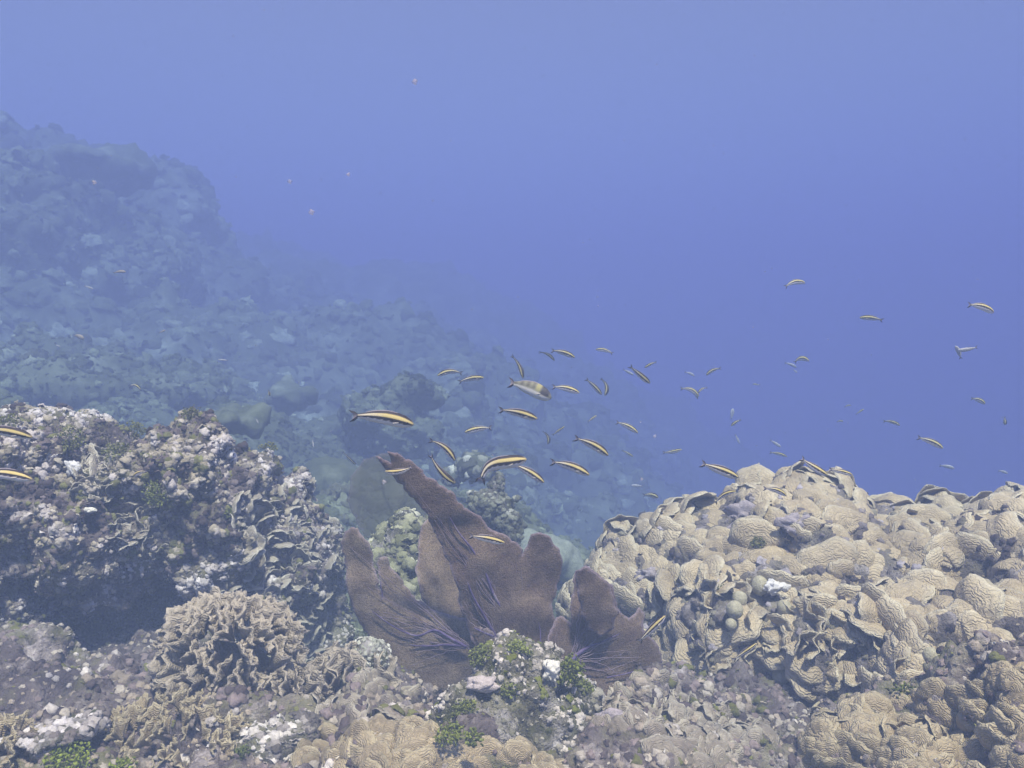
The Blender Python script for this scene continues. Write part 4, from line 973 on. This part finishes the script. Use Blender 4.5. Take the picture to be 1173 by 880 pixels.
# (tail, head, depth or None, bend in photo px (+ arches up), label, options)
FISH = [
 ((401, 475), (474, 484.5), 1.25, 4, 'largest striped fish with open forked tail, left of the shoal above the fan tip', dict(fat=1.05)),
 ((530.5, 426.5), (501, 428.5), None, 4, 'small striped fish facing left, upper left end of the shoal', {}),
 ((524.5, 437.5), (554, 431.5), None, 2, 'small striped fish just under the upper left one, nose up to the right', {}),
 ((586.5, 406), (600.5, 433), None, 3, 'striped fish diving steeply onto the back of the grey-white barred one', dict(roll=1.0)),
 ((582, 437), (632, 455), 1.45, 3, 'stout grey-white fish with dark head and yellow saddle in mid shoal', dict(kind='terminal', fat=1.45, group='')),
 ((617.5, 402.5), (636, 412), None, 3, 'curled striped fish touching its neighbour at the top of the shoal', dict(roll=.9)),
 ((631, 401), (659, 408.5), None, 2, 'straight striped fish at the top of the shoal right of the curled one', {}),
 ((632, 442.5), (664, 449), None, 2, 'striped fish right of the grey-white barred fish, pointing right', {}),
 ((570.5, 469), (616, 478.5), 1.5, 2, 'striped fish in mid water under the grey-white barred fish', {}),
 ((564, 489.5), (532, 494.5), None, 1.5, 'slender striped fish facing left below the mid-water one', {}),
 ((491.5, 502.5), (523, 526), 1.45, 5, 'arched striped fish swimming down above the torn fan edge', dict(roll=.5)),
 ((491, 521), (520.5, 554.5), 1.4, -4, 'striped fish heading down beside the upper edge of the sea fan', dict(roll=.8)),
 ((546, 553), (600, 520), 1.25, 13, 'big strongly arched striped fish with tail hanging down over the grey pillar', dict(fat=1.15, skew=.25)),
 ((586, 531), (624, 551.5), 1.5, 2, 'striped fish right of the grey pillar coral, nose down', {}),
 ((630, 528.5), (675.5, 542), 1.45, 3, 'striped fish low in the shoal between pillar coral and right rock', {}),
 ((392, 516.5), (407.5, 532.5), None, 0, 'small striped fish alone left of the torn fan tip', dict(roll=.8)),
 ((473, 536), (441.5, 541), 1.2, -3, 'striped fish in front of the torn dark tip of the sea fan', {}),
 ((622, 493), (629.5, 508.5), None, 4, 'tiny hook-shaped striped fish in mid shoal', dict(roll=1.0, fat=1.5)),
 ((632.5, 499), (646.5, 488.5), None, 0, 'tiny straight striped fish climbing beside the hook-shaped one', dict(fat=.8)),
 ((657, 500.5), (698, 520.5), 1.5, 3, 'bright yellow-striped fish slanting down at the lower right of the shoal', dict(roll=.4)),
 ((670.5, 433.5), (690, 452), None, 1, 'striped fish slanting down left of the bracket-shaped one', dict(roll=.6)),
 ((689.5, 432.5), (695, 453), None, 5, 'bracket-shaped bent striped fish in the upper right of the shoal', dict(roll=1.0, fat=1.4)),
 ((702.5, 405), (683, 399.5), None, 2, 'small striped fish facing left above the bracket-shaped one', {}),
 ((720, 419), (745.5, 439), None, 0, 'striped fish slanting steeply down in open water over the right slope', dict(roll=.7)),
 ((713, 423), (726, 429.5), 3.6, 0, 'faint tiny fish crossing behind the steeply slanting one', dict(kind='pale')),
 ((752.5, 414.5), (738, 421), None, 1, 'tiny striped fish above right of the steeply slanting one, facing down left', {}),
 ((784, 426), (796, 430.5), 3.6, 1, 'pale tiny fish between the facing-down-left pair in open water', dict(kind='pale')),
 ((826, 421), (808.5, 429), None, 2, 'small striped fish facing down left, above the colliding trio', {}),
 ((779.5, 444), (801, 452.5), None, 4, 'main arched fish of the colliding trio in open water', {}),
 ((810, 443.5), (799, 450), None, 2, 'fish of the trio pointing up right like a wing', {}),
 ((795, 451), (799.5, 457), None, 1, 'tiny fish poking out under the colliding trio', dict(fat=1.4)),
 ((871.5, 441), (862, 440), 4, 0, 'minute striped fish alone right of the colliding trio', {}),
 ((909.5, 414.5), (926, 411.5), None, 5, 'humped dark-striped fish in open water above two faint ones', dict(fat=1.5)),
 ((898.5, 415.5), (912.5, 420.5), 3.8, 1, 'faint pale fish under the humped one', dict(kind='pale')),
 ((908.5, 423.5), (913.5, 427), 4, 0, 'minute pale fish lowest beneath the humped one', dict(kind='pale', fat=1.5)),
 ((837.5, 481), (839.5, 468), 3.8, 0, 'whitish upright fish seen end-on over the right rock', dict(kind='pale', fat=1.6)),
 ((849.5, 480.5), (837, 487.5), None, 1, 'small striped fish under the whitish upright one', dict(fat=1.3)),
 ((842, 497.5), (847.5, 508.5), 3.8, 0, 'faint pale fish pointing down, halfway to the right crest', dict(kind='pale')),
 ((673, 483.5), (683.5, 476), None, 0, 'tiny striped fish climbing right, in the middle gap of the shoal', {}),
 ((705.5, 483), (731, 495), None, 2, 'striped fish pointing right and down in the right half of the shoal', {}),
 ((712, 515.5), (725.5, 523), 3.2, 0, 'tiny pale-yellow fish beside the bright yellow-striped one', {}),
 ((759, 519), (781, 515), None, -1, 'thin striped fish nearly level in the blue left of the right rock', dict(fat=.9)),
 ((736.5, 557), (723, 556), 3.2, 0, 'faint level fish low in the gap left of the right rock', dict(kind='pale')),
 ((736.5, 567), (754, 569), None, 2, 'stocky dark-striped fish low beside the left shoulder of the right rock', dict(fat=1.7)),
 ((882, 504), (894.5, 512), 3.2, 0, 'faint slanting fish above the crest, left of two larger crest fish', dict(kind='pale')),
 ((881.5, 518), (901.5, 522.5), None, 1, 'thin yellow fish just over the left part of the crest', dict(fat=.8)),
 ((801, 530), (847.5, 547), 1.45, 1, 'dark-striped fish with forked tail over the left end of the crest', dict(fat=.95)),
 ((917, 525), (947.5, 544.5), 1.42, -1, 'striped fish with raised pale tail crossing the crest skyline', {}),
 ((949, 537.5), (977, 543.5), 1.5, 1, 'dark fish lying along the skyline right of the crest', dict(fat=.85)),
 ((818, 577), (841, 560.5), 1.5, 4, 'yellow arched fish over the pink patch on the right rock', dict(fat=.9)),
 ((874, 558.5), (901.5, 566.5), 1.5, 3, 'striped fish over the plates directly beneath the crest', {}),
 ((740, 586), (731.5, 592), 2.1, 0, 'small round dark fish near the left shoulder of the right rock', dict(kind='damsel', fat=2.8, group='', fork=1.4)),
 ((897, 328.5), (923, 322), None, 4, 'topmost striped fish alone high in the blue', {}),
 ((1012, 367), (985, 363), None, 1.5, 'striped fish facing left, high in the blue on the right', {}),
 ((1106, 348.5), (1141, 356.5), None, 3, 'long pale-bellied fish high near the right edge', {}),
 ((1102, 411.5), (1094, 396), 2.4, 1, 'blurry upright fish of the crossing pair near the right edge', dict(kind='pale', fat=1.2)),
 ((1119, 398), (1098.5, 401.5), 2.2, -1, 'whitish level fish of the crossing pair near the right edge', dict(kind='pale')),
 ((1113, 456), (1128, 462), None, 2, 'short striped fish near the right edge under the crossing pair', dict(fat=1.5)),
 ((1150.5, 477), (1151.5, 487), 2.8, 0, 'tiny fish seen end-on close to the right edge', dict(fat=2.2, roll=1.2)),
 ((1012, 482), (1030.5, 486.5), None, 2, 'small striped fish between the tiny trio and the bright right one', {}),
 ((1051, 500.5), (1080, 512.5), None, 2, 'bright yellow-striped fish in the blue above the right skyline', {}),
 ((1076, 533), (1093.5, 536.5), 3, 1, 'faint brownish fish below the bright right one', dict(kind='pale')),
 ((1142.5, 539), (1155.5, 542.5), 3, 1, 'faint fish low near the right edge over the skyline', dict(kind='pale')),
 ((967, 466.5), (975, 464), 3.6, 1, 'uppermost of three tiny fish above the right skyline', {}),
 ((980, 475), (989.5, 468.5), 3.4, 0, 'slanting rightmost fish of the tiny trio', {}),
 ((958.5, 483), (966, 482.5), 3.6, 1, 'lowest fish of the tiny trio, with dark back', dict(fat=1.4)),
 ((147, 441.5), (162.5, 445), None, 3, 'small curled striped fish above the dip of the left rock', dict(fat=1.3)),
 ((306.5, 446), (309.5, 454), 2.4, 1, 'small striped fish seen end-on over the right peak of the left rock', dict(fat=1.9, roll=1.1)),
 ((-30, 492), (35.5, 499), 1.15, 4, 'large striped fish cut by the left edge, upper of two', dict(fat=.9)),
 ((-28, 541), (36, 547.5), 1.12, 3, 'large striped fish cut by the left edge, lower of two', dict(fat=.9)),
 ((169, 539), (151.5, 545), 1.25, 2, 'short yellow striped fish in front of the left rock above the green clump', dict(fat=1.2)),
 ((293, 479), (296, 485), 2.6, 0, 'minute white fish just off the right peak of the left rock', dict(kind='pale', fat=1.2)),
 ((357.5, 503), (359.5, 512), 2.6, 0, 'minute pale upright fish in the haze right of the left rock', dict(kind='pale', fat=.8)),
 ((129, 312.5), (144.5, 311), 3.2, 1, 'tiny orange fish before the far reef wall, uppermost there', dict(kind='orange', fat=.9)),
 ((96.5, 327.5), (106.5, 331), 3.2, 0, 'tiny pale fish before the far reef wall under the orange one', dict(kind='pale')),
 ((182, 381.5), (189.5, 378), 3.2, 0, 'tiny orange speck of a fish at the foot of the far reef wall', dict(kind='orange')),
 ((84, 384), (96.5, 388), 3.4, 1, 'blurred pinkish round fish low before the far reef wall', dict(kind='orange', fat=2.0)),
 ((63, 395), (69, 397), 3, 0, 'minute whitish fish just above the hazy ledge on the left', dict(kind='pale')),
 ((262, 413), (249.5, 412), 3, 0, 'thin white fish over the hazy slope behind the left rock', dict(kind='pale', fat=.7)),
 ((731.5, 737.5), (761, 704), 1.18, 0, 'golden fish climbing in front of the right lobe of the sea fan', dict(fat=.85)),
 ((839.5, 757.5), (866, 736), 1.2, 0, 'yellow-green fish climbing in front of the drooping coral cluster', dict(fat=.8)),
 ((536.5, 613.5), (578.5, 621), 1.2, 1, 'yellow and dark fish level in front of the middle of the sea fan', dict(fat=.95)),
 ((705, 627), (698.5, 616), 1.6, 0, 'small dark fish hugging the left edge of the right rock', dict(kind='damsel', fat=1.0, group='')),
]
for i, (t, h, Y, b, lab, kw) in enumerate(FISH):
    Lp = math.hypot(h[0] - t[0], h[1] - t[1])
    if Y is None: Y = min(2.7, max(1.5, 66 / Lp))
    kw = dict(kw)
    if kw.get('group') == '': kw['group'] = None
    rr = random.Random(i); kw.setdefault('yaw', rr.uniform(-.25, .25)); kw.setdefault('roll', rr.uniform(.05, .45))
    fish(t, h, Y, lab, bend=b, **kw)

# drifting specks
M_SPECK, nt_, b_ = new_mat('speck', .6, .3); b_.inputs['Base Color'].default_value = (.5, .48, .56, 1); b_.inputs['Alpha'].default_value = .3
for px, py, r, Y, lab in [(475, 94, 3.0, .9, 'pale pinkish speck drifting high in the open blue'), (357, 243, 3.2, .95, 'whitish speck drifting before the end of the far reef wall'), (399, 200, 2.2, 1.0, 'small white speck above the middle of the picture'),
                         (108, 209, 2.6, 1.0, 'pink speck drifting before the top of the far reef wall'), (332, 208, 2.6, 1.4, 'faint speck left of the small white one'), (750, 500, 2.0, 1.5, 'faint speck in the blue between shoal and right rock'),
                         (735, 549, 1.8, 1.2, 'white speck in the gap left of the right rock'), (440, 552, 2.6, 1.0, 'pinkish speck before the faded sea fan')]:
    import bmesh
    bm = bmesh.new(); bmesh.ops.create_icosphere(bm, subdivisions=2, radius=r * Y / FPX)
    for v in bm.verts: v.co *= 1 + .25 * math.sin(v.co.x * 900 + v.co.z * 1500 + px)
    me = bpy.data.meshes.new('drifting_speck'); bm.to_mesh(me); bm.free(); me.materials.append(M_SPECK); me.polygons.foreach_set('use_smooth', [True] * len(me.polygons))
    o = link('drifting_speck', me); o.location = P(px, py, Y); tag(o, lab, 'speck', 'specks drifting in the water')

# fine plankton hanging in the water
rp = np.random.default_rng(99); n_ = 220
pp = np.stack([rp.uniform(-100, 1270, n_), rp.uniform(-60, 640, n_), rp.uniform(.7, 3.2, n_)], 1)
pos = np.array([P(*q)[:] for q in pp]); sz = rp.uniform(.35, .9, n_) * pp[:, 2] / FPX
R = frames(rp.normal(0, 1, (n_, 3)), rp.normal(0, 1, (n_, 3)))
v, f, _r, _m, _o = bake(KNOBS, rp.integers(0, len(KNOBS), n_), pos, R, sz)
tag(link('plankton', mk('plankton', v, f, M_SPECK)), 'scattered pale specks of plankton all through the blue water', 'plankton', kind='stuff')
